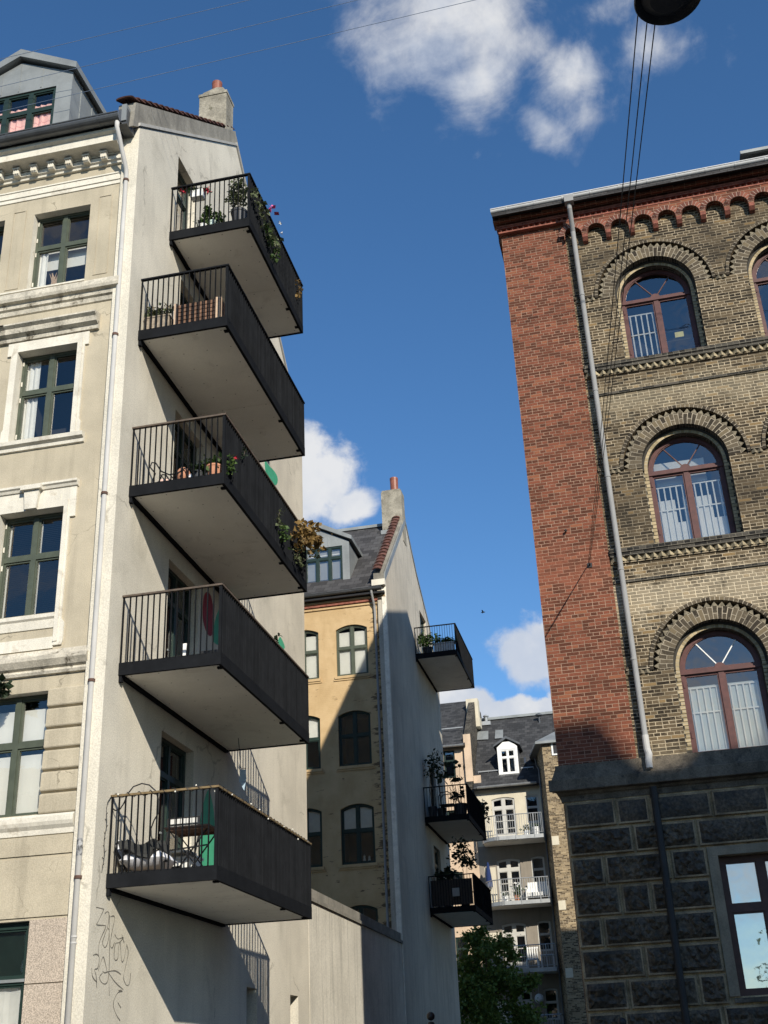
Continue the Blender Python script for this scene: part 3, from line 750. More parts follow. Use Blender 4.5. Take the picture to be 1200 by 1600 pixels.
for k in range(n):
    o = Vector((-.19, -.40, 18.50)) + d*(k*.345) ; L = .40
    for (q0, q1) in (((0, .045), (L, .0)),):
        secs = []
        for (s_, lift, rr) in ((0, .06, 1.0), (L, .0, .86)):
            secs.append([o + d*s_ + up*(lift*.7 + .038*rr*math.sin(math.pi*i/8)) + Vector((-.18*rr*math.cos(math.pi*i/8), 0, 0)) for i in range(9)])
        b = len(mb.v); mb.v += secs[0]+secs[1]+[p-up*.025 for p in secs[0]]+[p-up*.025 for p in secs[1]]
        for i in range(8):
            mb.f.append((b+i,b+i+1,b+9+i+1,b+9+i)); mb.f.append((b+18+i,b+27+i,b+27+i+1,b+18+i+1)); mb.f.append((b+i,b+18+i,b+18+i+1,b+i+1)); mb.f.append((b+9+i,b+9+i+1,b+27+i+1,b+27+i)); mb.mi += [0]*4
        mb.f.append((b+8,b+26,b+35,b+17)); mb.f.append((b,b+9,b+27,b+18)); mb.mi += [0]*2
mb.build('verge_tile', MT['tile'], LB)
mb = MB(); cx0, cx1, c0, c1 = -.72, -.02, 4.62, 5.12
mb.box((cx0, c0, 21.9), (cx1, c1, 23.62)); mb.box((cx0-.02, c0-.02, 23.62), (cx1+.015, c1+.02, 23.70)); mb.extrude([(cx0+.02,c0+.02,23.70),(cx1-.02,c0+.02,23.70),(cx1-.1,c0+.02,23.84),(cx1-.28,c0+.02,23.88),(cx0+.1,c0+.02,23.78)], (0,c1-c0-.04,0))
ch = mb.build('chimney', MT['chimney'], LB)
mb = MB(); mb.lathe([(.12,23.75),(.125,24.16),(.13,24.18),(.13,24.24),(.105,24.24),(.10,23.8)], (-.36,4.86,0), 16); mb.build('chimney_pot', MT['pot'], ch, smooth=False)

# dormer
DYF = .35
Td = TF(DYF)
mb = MB(); xl, xr, xm = -4.12, -1.76, -2.94
front = [(xl,18.3),(xr,18.3),(xr,20.42),(xm,20.98),(xl,20.42)]
mb.plate([front, [(-3.77,18.5),(-2.11,18.5),(-2.11,20.13),(-3.77,20.13)]], Td, 0, .08)
mb.extrude([(xr-.06,DYF+.08,18.42),(xr-.06,3.0,20.42),(xr-.06,DYF+.08,20.42)], (.06,0,0)); mb.extrude([(xl,DYF+.08,18.42),(xl,3.0,20.42),(xl,DYF+.08,20.42)], (.06,0,0))
# standing seams
for x in (-3.35, -2.95, -2.45): mb.box((x-.012, 20.17, -.012), (x+.012, 20.42+.56*(1-abs(x-xm)/(xr-xm))-.05, .0), 0, Td)
for yy in (.75, 1.25, 1.75, 2.25): mb.box((xr, yy-.012, 18.3+(yy)*.83), (xr+.012, yy+.012, 20.40))
dm = mb.build('dormer', MT['zinc'], LB)
mb = MB()
for s in (1, -1):
    e0 = Vector((xm, 0, 21.26)); e1 = Vector((xm+s*1.30, 0, 20.56))
    mb.extrude([e0+Vector((0,DYF-.12,0)), e1+Vector((0,DYF-.12,0)), e1+Vector((0,DYF-.12,-.16)), Vector((xm, DYF-.12, 21.06))], (0, 3.4, 0))
mb.build('dormer_roof', MT['zinc'], dm)
w = window(Td, LB, -3.77, -2.11, 18.5, 20.13, 0, .03, 3, 19.60, .06, .10, 'darkgreen', name='dormer_window')
for k in range(3):
    a = -3.71+k*.547
    sheet(Td, w, a-.02, a+.50, 18.5, 19.54, .115, MT['pink'], 'curtain', .025, 12, ph=k, hem=.02); sheet(Td, w, a-.02, a+.50, 19.62, 19.79, .115, MT['pink'], 'curtain', .025, 12, ph=k+1)

# balconies
RM = ['steel', 'steel', 'railwood', 'railwood', 'railochre']
for i in range(5): balcony(LB, BY0[i], BY1, BZ[i], BD, BHR, RM[i])

# graffiti strokes, traced on the gable
def gpt(x, y):
    p = atX(x/4.0, 1300+y/4.0, 0.0); return (0.004, p.y, p.z)
strokes = [
 [(600,470),(640,480),(645,490),(612,560),(605,580),(655,585),(658,600),(620,690),(615,770)],
 [(655,510),(668,498),(680,510),(675,580),(655,640),(640,690),(655,722),(672,690),(682,620),(672,600)],
 [(690,530),(710,525),(715,545),(700,620),(688,700),(700,725),(715,690)],
 [(685,520),(682,620),(684,760),(680,900),(682,1025)],
 [(716,640),(735,668),(770,660),(745,690),(720,700),(712,770),(718,800),(735,790),(740,720),(748,690)],
 [(760,640),(775,690),(770,680)],[(752,690),(755,760),(762,812),(775,790),(790,710)],
 [(790,700),(800,760),(775,880),(772,920),(790,958),(808,945),(816,880)],
 [(580,770),(605,765),(620,790),(610,850),(590,860),(600,900),(604,975)],[(572,850),(578,905),(605,940)],
 [(612,870),(640,785),(652,800),(668,870)],[(640,870),(655,880),(675,876),(672,930),(655,950),(630,935),(622,905),(640,880)],
 [(675,872),(720,868),(755,890)],[(678,880),(720,940),(770,985)],[(740,990),(760,990)],[(765,995),(735,1005),(712,1050),(708,1090),(725,1140),(750,1180)],[(735,1065),(755,1100)]]
mb = MB()
for st in strokes:
    pts = [Vector(gpt(*q)) for q in st]
    sm = []
    for i in range(len(pts)-1):
        p0 = pts[max(0,i-1)]; p1 = pts[i]; p2 = pts[i+1]; p3 = pts[min(len(pts)-1,i+2)]
        for k in range(5):
            t = k/5; sm.append(.5*((2*p1)+(p2-p0)*t+(2*p0-5*p1+4*p2-p3)*t*t+(3*p1-p0-3*p2+p3)*t**3))
    sm.append(pts[-1]); sm = [Vector((.003, q.y, q.z)) for q in sm]
    for i in range(len(sm)-1):
        d = (sm[i+1]-sm[i]);
        if d.length < 1e-5: continue
        nrm = Vector((0,-d.z,d.y)).normalized()*(.0045+.0045*(.5+.5*math.sin(i*.55+len(sm)))); mb.face([sm[i]-nrm, sm[i+1]-nrm, sm[i+1]+nrm, sm[i]+nrm])
mb.build('graffiti', MT['ink'], LB, recalc=False)

# plant shapes painted on the gable behind the balconies
def mural(pts, mat, name, X=.004):
    mb = MB(); P = [atX(x, y, X) for x, y in pts]; n = len(P); S = []
    for i in range(n):
        p0, p1, p2, p3 = P[i-1], P[i], P[(i+1)%n], P[(i+2)%n]
        for k in range(4):
            t = k/4; S.append(.5*((2*p1)+(p2-p0)*t+(2*p0-5*p1+4*p2-p3)*t*t+(3*p1-p0-3*p2+p3)*t**3))
    mb.plate([[(q.y, q.z) for q in S]], G, -.004, -.001); return mb.build(name, MT[mat], LB)
mural([(326,1234),(319,1252),(314,1276),(312,1300),(312,1352),(336,1352),(335,1280),(331,1250)], 'greenboard', 'painted_leaf')
mural([(323,925),(318,935),(317,965),(322,986),(329,994),(333,985),(334,958),(330,932)], 'redboard', 'painted_flower')
mural([(350,940),(341,955),(335,975),(334,1003),(352,1003)], 'greenboard', 'painted_leaf')
mural([(414,720),(416,742),(423,757),(432,757),(434,748),(430,738),(421,728)], 'greenboard', 'painted_leaf')
mural([(437,995),(434,1008),(439,1016),(445,1012),(442,1002)], 'greenboard', 'painted_leaf')

# ================================================================== GARDEN WALL
GW = thing('garden_wall', 'rendered courtyard wall with grey coping joining the beige building to the ochre one', 'wall', (-.15, 16, 0))
mb = MB(); mb.box((-.34, 10.98, 0), (-.012, 21.55, 5.36)); mb.build('wall', MT['gardenwall'], GW)
mb = MB(); mb.box((-.42, 10.985, 5.362), (.035, 21.53, 5.44)); mb.box((-.36, 10.99, 5.44), (-.03, 21.53, 5.66)); mb.build('coping', MT['cement'], GW)
mb = MB(); mb.box((-.01, 10.975, 0), (.006, 11.03, 5.36)); mb.build('joint_strip', MT['gable'], GW)

# ================================================================== BRICK BUILDING (right)
RB = thing('brick_building', 'tall red and yellow brick building at right with arched windows above a black stone base', 'brick building', (6.114, 5.7, 0), local=True, rz=-.0231)
UE = 15.0
CW = [3.22, 5.97, 8.72, 11.47]
ROWS = [(14.87, 16.55), (10.67, 12.37), (6.60, 8.20)]
holes = []
for c in CW:
    for z0, zs in ROWS:
        l = [(c-.84, z0), (c+.84, z0), (c+.84, zs), (c+1.20, zs)]
        l += [(c+1.20*math.cos(math.pi*i/28), zs+1.20*math.sin(math.pi*i/28)) for i in range(1, 28)] + [(c-1.20, zs), (c-.84, zs)]
        holes.append(l)
mb = MB(); mb.plate([[(1.42, 6.55), (UE, 6.55), (UE, 18.75), (1.42, 18.75)]] + holes, T, 0, .16)
mb.build('facade_wall', MT['yellowB'], RB)
mb = MB(); mb.box((.10, -.05, 6.60), (1.50, .13, 18.62)); mb.build('corner_pier', MT['redB'], RB)
# side and rear walls, roof
VZ = [(-.48,19.0),(.5,19.72),(3.0,21.2),(5.3,22.4),(9.2,23.95),(18.3,19.1)]
mb = MB(); mb.extrude([(.10,.14,0),(.10,18,0),(.10,18,19.0),(.10,9.2,23.8),(.10,5.3,22.25),(.10,3,21.05),(.10,.5,19.55),(.10,.14,19.2)], (.3,0,0)); mb.build('side_wall', MT['redB'], RB)
mb = MB(); mb.box((.4,17.7,0),(UE,18,19)); mb.extrude([(UE-.3,.14,0),(UE-.3,18,0),(UE-.3,18,19.0),(UE-.3,9.2,23.8),(UE-.3,.14,19.0)], (.3,0,0)); mb.build('rear_wall', MT['yellowB'], RB)
mb = MB(); pr = [(-.02,y,z) for y,z in VZ]; mb.extrude(pr+[(-.02,y,z-.12) for y,z in reversed(VZ)], (UE+.1,0,0)); mb.build('roof', MT['slate'], RB)

def ring(mb, c, zs, r0, r1, w, n=36, m=0, a0=0, a1=math.pi, depth=None, md=None):
    """radially jointed brick ring with its own UVs"""
    rm = (r0+r1)/2
    for i in range(n):
        t0, t1 = a0+(a1-a0)*i/n, a0+(a1-a0)*(i+1)/n
        P = lambda r, t: T(c+r*math.cos(t), zs+r*math.sin(t), w)
        mb.face([P(r0,t0), P(r1,t0), P(r1,t1), P(r0,t1)], m, [(0, t0*rm+20), (r1-r0, t0*rm+20), (r1-r0, t1*rm+20), (0, t1*rm+20)])
        if depth:
            Q = lambda r, t: T(c+r*math.cos(t), zs+r*math.sin(t), w+depth)
            mb.face([P(r0,t0), P(r0,t1), Q(r0,t1), Q(r0,t0)], m if md is None else md, [(0,t0*rm+20),(0,t1*rm+20),(depth,t1*rm+20),(depth,t0*rm+20)])
            mb.face([P(r1,t0), P(r1,t1), Q(r1,t1), Q(r1,t0)], m, [(0,t0*rm+20),(0,t1*rm+20),(depth,t1*rm+20),(depth,t0*rm+20)])

for ci, c in enumerate(CW):
    for ri, (z0, zs) in enumerate(ROWS):
        st = [['bars_left','bars','bars_white'], ['dark','bars','bars'], ['bars','bars_left','bars'], ['bars','dark','bars']][ci][ri]
        fr = MB()                                                    # stepped brick surround
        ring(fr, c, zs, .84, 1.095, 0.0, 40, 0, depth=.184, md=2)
        for sgn in (1, -1): fr.box((c+sgn*.841-.004, z0, .004), (c+sgn*.841+.004, zs, .184), 2, T)  # jamb and arch soffit faces blackened to paint the recess shade
        nt_ = 26
        for k in range(nt_):                                         # dogtooth tips
            t0, tm, t1 = math.pi*k/nt_, math.pi*(k+.5)/nt_, math.pi*(k+1)/nt_
            q = lambda r, t, w: T(c+r*math.cos(t), zs+r*math.sin(t), w)
            fr.solid([q(1.09,t0,.0), q(1.185,tm,.0), q(1.09,t1,.0), q(1.09,t0,.09), q(1.185,tm,.09), q(1.09,t1,.09)], [(0,1,2),(5,4,3),(0,3,4,1),(1,4,5,2)], 1)
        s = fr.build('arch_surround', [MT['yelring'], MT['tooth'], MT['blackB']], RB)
        g = MB(); g.plate([[(c+1.26*math.cos(math.pi*i/28), zs-.002+1.26*math.sin(math.pi*i/28)) for i in range(29)] + [(c+.80*math.cos(math.pi-math.pi*i/28), zs-.002+.80*math.sin(math.pi*i/28)) for i in range(29)]], T, .161, .19); g.build('arch_groove', MT['joint'], s)  # backing coloured dark for the shade inside the groove
        h = MB(); ring(h, c, zs, 1.20, 1.265, -.035, 36, 0, depth=.04); h.build('hood_mould', MT['yelring'], s)
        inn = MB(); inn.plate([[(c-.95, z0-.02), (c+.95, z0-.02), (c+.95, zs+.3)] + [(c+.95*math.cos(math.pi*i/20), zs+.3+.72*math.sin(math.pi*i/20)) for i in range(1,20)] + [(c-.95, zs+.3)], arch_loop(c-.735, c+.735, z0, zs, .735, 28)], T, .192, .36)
        inn.build('inner_reveal', MT['blackB'], s)  # black colour carries the shade of the stepped recess
        ir = MB(); ring(ir, c, zs, .735, .85, .185, 36, 0, depth=.01)
        for sgn in (-1, 1):
            k = 0; z = zs-.005
            while z > z0+.1:
                ww = .10 if k % 2 else .07
                x0_, x1_ = (c-.735-ww, c-.735) if sgn < 0 else (c+.735, c+.735+ww)
                ir.box((x0_, z-.062, .186), (x1_, z, .195), 0, T); z -= .075; k += 1
        ir.build('pale_brick_trim', MT['lightring'], s)
        w = window(T, RB, c-.735, c+.735, z0+.005, zs, .735, .36, 2, zs-.02, .075, .10, 'redframe', 'glassR' if ri != 0 else 'glassR', name='arched_window', fan=True)
        fb = MB()                                                    # fanlight bars and little hub
        for a in (R(55), R(125)): fb.bar(T(c+.10*math.cos(a), zs+.03+.10*math.sin(a), .40), T(c+.64*math.cos(a), zs+.03+.62*math.sin(a), .40), .015, .02, 1)
        fb.plate([[(c+.11*math.cos(math.pi*i/10), zs+.01+.11*math.sin(math.pi*i/10)) for i in range(11)]], T, .365, .415)
        fb.box((c-.735, zs-.055, .335), (c+.735, zs-.025, .375), 0, T)
        for zz in (z0+.35, zs-.3): 
            for sgn in (-1, 1): hb = MB(); hb.box((c+sgn*.69-.015, zz, .345), (c+sgn*.69+.015, zz+.12, .365), 0, T); hb.build('hinge', MT['redframe'], w)
        fb.build('glazing_bar', [MT['redframe'], MT['white'] if ri == 2 else MT['redframe']], w)
        if st != 'dark':
            cols = [(c-.64, c-.07)] if st == 'bars_left' else [(c-.64, c-.07), (c+.07, c+.64)]
            for a, b in cols:
                gb = MB(); zt_ = zs-.30
                for k in range(5): x = a+.05+(b-a-.10)*k/4; gb.box((x-.014, z0+.10, .45), (x+.014, zt_, .465), 0, T)
                for z in (z0+.12, z0+.12+(zt_-z0)*.55, zt_): gb.box((a+.02, z-.013, .448), (b-.02, z+.013, .467), 0, T)
                gb.build('window_grille', MT['white'], w)
        if st == 'bars':
            for a, b in ((c-.66, c-.30), (c+.05, c+.40)): sheet(T, w, a, b, z0+.06, zs-.58, .480, MT['whitein'], 'curtain', .004, 8)
            sheet(T, w, c-.66, c+.66, z0+.06, z0+.62, .486, MT['curtain'], 'curtain', .004, 16)
            sheet(T, w, c-.15, c-.07, z0+.08, zs-.55, .490, MT['curtain'], 'curtain', .006, 4)
            sheet(T, w, c-.60, c+.40, zs-.20, zs+.32, .60, MT['whitein'], 'blind', 0, 1)
        elif st == 'bars_white':
            sheet(T, w, c-.66, c+.66, z0+.08, zs-.26, .478, MT['teal'], 'blind', .003, 5)
        if ci == 0 and ri == 0:
            nb = MB(); nb.box((c+.27, z0+.66, .45), (c+.45, z0+.79, .455), 0, T); nb.build('paper_note', MT['note'], w)
            nb = MB(); nb.box((c+.07, z0+.83, .46), (c+.64, z0+.845, .47), 0, T); nb.box((c+.07, z0+.59, .46), (c+.64, z0+.605, .47), 0, T); nb.build('window_rail', MT['black'], w)

def teeth(mb, u0, u1, z0, z1, w, proj, pitch, m=0, down=True):
    n = max(1, int(round((u1-u0)/pitch))); p = (u1-u0)/n
    for k in range(n):
        a, b = u0+k*p, u0+(k+1)*p; c = (a+b)/2
        mb.solid([T(a,z0,w), T(b,z0,w), T(c,z0,w-proj), T(a,z1,w), T(b,z1,w), T(c,z1,w-proj)], [(0,2,1),(3,4,5),(0,3,5,2),(2,5,4,1)], m)
def sill_course(zt, zb, ztooth, zstring, u0=1.52):
    o = profile(T, u0, UE, [(.01,zb),(-.085,zb),(-.085,zb+.075),(-.105,zb+.08),(-.105,zt-.01),(.01,zt+.02)], MT['blackB'], 'sill_course', RB)
    mb = MB(); teeth(mb, u0, UE, ztooth, zb, -.006, .080, .150); mb.box((u0, ztooth, -.005), (UE, zb, .0), 1, T); mb.build('dogtooth', [MT['toothpale'], MT['joint']], o)  # dark backing paints the shade between the teeth
    profile(T, u0, UE, [(.01,ztooth-.035),(-.03,ztooth-.03),(-.035,ztooth-.001),(.01,ztooth)], MT['yellowB'], 'sill_fillet', o)
    profile(T, u0, UE, [(.01,zstring),(-.032,zstring),(-.032,zstring+.05),(.01,zstring+.065)], MT['blackB'], 'string_course', RB)
sill_course(14.865, 14.70, 14.61, 14.13); sill_course(10.665, 10.49, 10.40, 9.97)
for z0, zs in ROWS:
    segs = [(1.52, CW[0]-1.265)] + [(CW[i]+1.265, CW[i+1]-1.265) for i in range(3)] + [(CW[3]+1.265, UE)]
    for a, b in segs:
        mb = MB(); mb.box((a, zs+.03, -.052), (b, zs+.09, .001), 1, T); teeth(mb, a, b, zs-.05, zs+.03, -.004, .046, .115); mb.box((a, zs-.055, -.0035), (b, zs+.029, .0), 2, T)  # dark strip behind the teeth stands in for their shade
        mb.build('string_dogtooth', [MT['tooth'], MT['yelring'], MT['joint']], RB)

# corbel-table frieze and cornice
pitch = .508; uc0 = 1.935
loop = [(UE, 18.63), (1.50, 18.63), (1.50, 18.12)]
u = uc0
loop += [(1.50, 18.12), (uc0-.508+.06, 18.12)]
ctr = []
u = uc0-.508
while u+pitch < UE-.1:
    a, b = u+.06, u+pitch-.06; cc = (a+b)/2; r = (b-a)/2
    loop += [(a, 18.12)] if loop[-1] != (a, 18.12) else []
    loop += [(a, 18.235)] + [(cc - r*math.cos(math.pi*i/10), 18.235+r*math.sin(math.pi*i/10)) for i in range(1, 10)] + [(b, 18.235), (b, 18.12)]
    ctr.append((cc, r)); u += pitch
loop += [(UE, 18.12)]
clean = []
for q in loop:
    if not clean or (abs(q[0]-clean[-1][0])+abs(q[1]-clean[-1][1])) > 1e-4: clean.append(q)
mb = MB(); mb.plate([clean], T, -.16, .001); fz = mb.build('arched_frieze', MT['redB'], RB)
mb = MB()
for cc, r in ctr: ring(mb, cc, 18.235, r, r+.115, -.163, 12, 0)
mb.build('frieze_arch', MT['redring'], fz, recalc=False)
for cc, r in ctr:
    a = cc+r; mb = MB()
    mb.extrude([T(a+.004, 18.02, .0), T(a+.004, 18.05, -.09), T(a+.004, 18.12, -.16), T(a+.004, 18.19, -.172), T(a+.004, 18.19, .0)], (.112, 0, 0))
    mb.build('corbel', MT['redtrim'], fz)
mb = MB(); mb.box((.06, 18.62, -.172), (UE, 18.655, .0), 0, T)
teeth(mb, .06, UE, 18.655, 18.735, -.075, .095, .125)
mb.box((.06, 18.655, -.073), (UE, 18.735, .0), 1, T)  # painted shade behind the red teeth
mb.build('dogtooth_course', [MT['redtrim'], MT['joint']], RB)
profile(T, .02, UE, [(.0,18.735),(-.18,18.735),(-.18,18.765),(-.20,18.77),(-.20,18.80),(.0,18.80)], MT['redtrim'], 'cornice', RB)
profile(T, -.03, UE, [(.0,18.86),(-.29,18.86),(-.29,18.95),(.0,18.95)], MT['redB'], 'cornice', RB)
profile(T, .02, UE, [(.0,18.80),(-.10,18.80),(-.10,18.86),(.0,18.86)], MT['blackB'], 'cornice', RB)
profile(T, -.03, UE, [(.05,18.955),(-.44,18.955),(-.44,18.985),(.05,18.99)], MT['black'], 'eaves_board', RB)
mb = MB(); mb.box((.02, 0.14, 18.62), (.10, 3, 18.9)); mb.build('cornice_return', MT['redB'], RB)
gutter(T, -.04, UE, -.47, 19.03, .07, MT['gutterpale'], RB, .62)
mb = MB(); mb.box((1.60, -.58, 18.83), (1.80, -.40, 19.00)); mb.tube([(1.69,-.47,18.9),(1.69,-.45,18.72),(1.69,-.17,18.30),(1.69,-.15,18.1),(1.69,-.15,12),(1.70,-.15,6.95)], .052, 12)
dp = mb.build('downpipe', MT['pipegrey'], RB)
mb = MB()
for z in (16.6, 12.2, 8.4, 14.2, 10.2): mb.tube([(1.69,-.15,z-.02),(1.69,-.15,z+.02)], .06, 12); mb.box((1.685,-.15,z-.01),(1.705,0,z+.01))
mb.build('pipe_collar', MT['pipegrey'], dp)
mb = MB(); mb.tube([(1.70,-.15,6.97),(1.70,-.15,6.72),(1.72,-.17,6.62),(1.70,-.20,6.50),(1.70,-.22,6.36)], [.062,.062,.066,.062,.058], 12); mb.build('pipe_shoe', MT['pipewhite'], dp)
mb = MB(); mb.tube([(1.71,-.17,6.05),(1.71,-.14,5.7),(1.71,-.14,3),(1.72,-.14,0)], .062, 12)
for z in (4.35, 5.9): mb.tube([(1.71,-.14,z-.03),(1.71,-.14,z+.03)], .074, 12)
mb.build('lower_downpipe', MT['black'], RB)

# base: ledge and rock-faced blocks
profile(T, .10, UE, [(.13,5.95),(-.02,5.95),(-.02,6.05),(-.06,6.07),(-.08,6.105),(-.19,6.115),(-.20,6.125),(-.20,6.31),(-.19,6.325),(-.14,6.335),(-.135,6.36),(-.10,6.44),(-.07,6.53),(-.06,6.598),(.13,6.598)], MT['ledge'], 'base_ledge', RB, mitre=1.0)
BWIN = [(c-.60, c+.76) for c in (3.22, 5.97, 8.72, 11.47)]
mb = MB(); mb.plate([[(.12,0),(UE,0),(UE,5.97),(.12,5.97)]] + [[(a,2.60),(b,2.60),(b,4.82),(a,4.82)] for a, b in BWIN], T, 0, .35); mb.build('base_wall', [MT['channel']], RB)
def rock(mb, u0, u1, z0, z1, rough=.030, face=-.06):
    """block with drafted margin and rough quarry face"""
    mg = .055; e = .02; face -= random.uniform(0,.014)
    # sloped sides and margin
    def rect(a, b, c_, d, w): return [T(a,c_,w), T(b,c_,w), T(b,d,w), T(a,d,w)]
    r0, r1, r2, r3 = rect(u0+e,u1-e,z0+e,z1-e,.001), rect(u0+e,u1-e,z0+e,z1-e,face+.012), rect(u0+e+.008,u1-e-.008,z0+e+.008,z1-e-.008,face), rect(u0+mg,u1-mg,z0+mg,z1-mg,face)
    for A, B in ((r0,r1),(r1,r2),(r2,r3)):
        for i in range(4): j = (i+1) % 4; mb.face([A[i],A[j],B[j],B[i]], 0)
    nx, nz = max(5, int((u1-u0-2*mg)/.052)), max(5, int((z1-z0-2*mg)/.052)); g = []
    for j in range(nz+1):
        row = []
        for i in range(nx+1):
            edge = min(i, nx-i, j, nz-j)
            h = 0 if edge == 0 else (min(1, edge/1.6)*.016 + (random.random()**1.4)*rough*1.9)
            jx = 0 if i in (0, nx) else random.uniform(-.012,.012); jz = 0 if j in (0, nz) else random.uniform(-.012,.012)
            row.append(T(u0+mg+(u1-u0-2*mg)*i/nx+jx, z0+mg+(z1-z0-2*mg)*j/nz+jz, face-h))
        g.append(row)
    b = len(mb.v); mb.v += [Vector(p) for row in g for p in row]
    for j in range(nz):
        for i in range(nx):
            q = (b+j*(nx+1)+i, b+j*(nx+1)+i+1, b+(j+1)*(nx+1)+i+1, b+(j+1)*(nx+1)+i)
            if random.random() < .5: mb.f += [(q[0],q[1],q[2]),(q[0],q[2],q[3])]
            else: mb.f += [(q[0],q[1],q[3]),(q[1],q[2],q[3])]
            mb.mi += [1, 1]
ztops = [5.93, 5.46, 4.98, 4.48, 3.97, 3.47, 2.97, 2.48, 1.98, 1.48, .98, .48, .0]
lay = [[.12,1.02,1.60,2.66,3.62,4.7], [.12,1.26,2.34,3.55,4.6], [.12,.71,1.83,2.45], [.12,.92,1.43,2.45], [.12,.56,2.45], [.12,1.18,2.45], [.12,.85,1.99,2.45], [.12,.72,2.31,3.3,4.2], [.12,1.1,2.2,3.4,4.2], [.12,.8,1.9,3.0,4.2], [.12,1.2,2.3,3.5,4.2], [.12,.7,1.8,3.1,4.2]]
mb = MB()
for r in range(12):
    z1, z0 = ztops[r], ztops[r+1]; us = lay[r]
    smooth = .006 if r == 0 else .030
    for i in range(len(us)-1): rock(mb, us[i], us[i+1], z0, z1, smooth if not (r == 1 and i >= 2) else .012)
    if 2 <= r <= 6:
        for k in range(3): rock(mb, BWIN[k][1]+.17, BWIN[k+1][0]-.17, z0, z1)
    elif us[-1] < 14:
        x = us[-1]
        while x < UE-.4: rock(mb, x, min(UE, x+1.05), z0, z1, smooth); x += 1.05
mb.build('stone_block', [MT['margin'], MT['rock']], RB)
for a, b in BWIN:
    mb = MB()
    for x in (a-.165, b): mb.box((x, 2.60, -.05), (x+.165, 4.82, .0), 0, T)
    mb.box((a-.165, 4.822, -.05), (b+.165, 4.97, .0), 0, T)
    s = mb.build('stone_jamb', MT['basejamb'], RB)
    w = window(T, RB, a, b, 2.60, 4.82, 0, .20, 2, 3.97, .09, .12, 'darkframe', 'glassM', name='ground_window')
    sheet(T, w, a+.05, b-.05, 2.65, 4.75, .292, MT['reflsheet'], 'blind', .0, 1)  # pale sheet behind the glass, painted stand-in for the sky reflection
    profile(T, a-.1, b+.1, [(.01,2.50),(-.10,2.50),(-.10,2.565),(.19,2.598)], MT['ledge'], 'sill', s)
# zinc dormer
mb = MB(); mb.box((5.80, .75, 19.2), (8.3, 4, 20.22)); dz = mb.build('dormer', MT['zinc'], RB)
mb = MB(); A = [(5.62,.55,20.22),(8.5,.55,20.22),(8.5,4.4,20.22),(5.62,4.4,20.22)]; B_ = [(6.9,1.6,20.9),(7.2,1.6,20.9),(7.2,4.0,20.9),(6.9,4.0,20.9)]
for i in range(4): j = (i+1) % 4; mb.face([A[i],A[j],B_[j],B_[i]])
mb.face(B_); mb.face(A[::-1]); mb.box((5.62,.53,20.14),(8.5,.60,20.22)); mb.build('dormer_roof', MT['zinc'], dz)
# cable hook on the pier
mb = MB(); mb.tube([(1.116,-.05,10.40),(1.116,-.14,10.42)], .016, 8); mb.box((1.07,-.065,10.36),(1.16,-.05,10.45)); mb.build('wall_hook', MT['black'], RB)
mb = MB(); mb.tube([(.74,-.05,11.17),(.74,-.10,11.18)], .014, 6); mb.ball((.74,-.11,11.18), .03, 6); mb.build('wall_anchor', MT['black'], RB)

# ================================================================== OCHRE BUILDING (middle)
YB = thing('ochre_building', 'ochre yellow building behind the garden wall with slate roof and grey windowless side', 'apartment building', (-5, 27, 0))
YF = 21.6; Ty = TF(YF)
YR = [(14.07, 15.74), (10.98, 12.68), (7.84, 9.58), (4.72, 6.44)]
YC = [-1.295, -3.03, -4.765]
holes = [arch_loop(c-.555, c+.555, z0, zs, .15, 10) for c in YC for z0, zs in YR]
mb = MB(); mb.plate([[(-11, 0), (-.05, 0), (-.05, 16.62), (-11, 16.62)]] + holes, Ty, 0, .3); mb.build('facade_wall', MT['ochreworn'], YB)
for ci, c in enumerate(YC):
    for ri, (z0, zs) in enumerate(YR):
        w = window(Ty, YB, c-.555, c+.555, z0, zs, .15, .07, 2, z0+(zs-z0)*.60, .06, .09, 'darkgreen' if ri else 'green', 'glass')
        mb = MB(); mb.box((c-.62, z0-.10, -.06), (c+.62, z0-.01, .07), 0, Ty); mb.box((c-.66, z0-.16, -.03), (c+.66, z0-.10, .01), 0, Ty); mb.build('sill', MT['ochreworn'], w)
        a = c-.49; b = c+.49; zt = z0+(zs-z0)*.60
        if ri == 0:
            sheet(Ty, w, a, b, z0+.06, zt-.07, .17, MT['whitein'], 'blind', .004, 8); sheet(Ty, w, a, b, zt+.05, zs-.06, .17, MT['whitein'], 'blind', .004, 8)
        elif ri == 2 or (ri == 1 and ci == 1):
            sheet(Ty, w, a, b, zt+.05, zs+.05, .17, MT['curtain'], 'blind', .004, 8)
            if ri == 2 and ci == 0:
                fb = MB()
                for x, h in ((c+.14, .24), (c+.30, .20)): fb.lathe([(.04,z0+.06),(.05,z0+.10),(.03,z0+.06+h*.6),(.035,z0+.06+h*.8),(.005,z0+.06+h)], (x, YF+.22, 0), 8)
                fb.build('figurine', MT['white'], w)
for i, (w_, z_) in enumerate((( -.05, 16.52), (-.10, 16.62), (-.14, 16.72))):
    profile(Ty, -11, -.02, [(.02,z_),(w_,z_+.02),(w_,z_+.085),(.02,z_+.09)], MT['ochreworn' if i == 0 else 'redtrim'] if i != 2 else MT['ochreworn'], 'cornice_course', YB)
mb = MB(); mb.box((-11, YF-.30, 16.83), (-.02, YF+.2, 16.90)); mb.build('eaves_board', MT['black'], YB)
gutter(Ty, -11, -.10, -.34, 17.02, .09, MT['zincdark'], YB, .8)
mb = MB(); mb.tube([(-.46,YF-.34,16.98),(-.46,YF-.32,16.85),(-.43,YF-.09,16.45),(-.42,YF-.08,16.2),(-.42,YF-.08,5.7)], .042, 10)
dp = mb.build('downpipe', MT['pipegrey'], YB)
mb = MB()
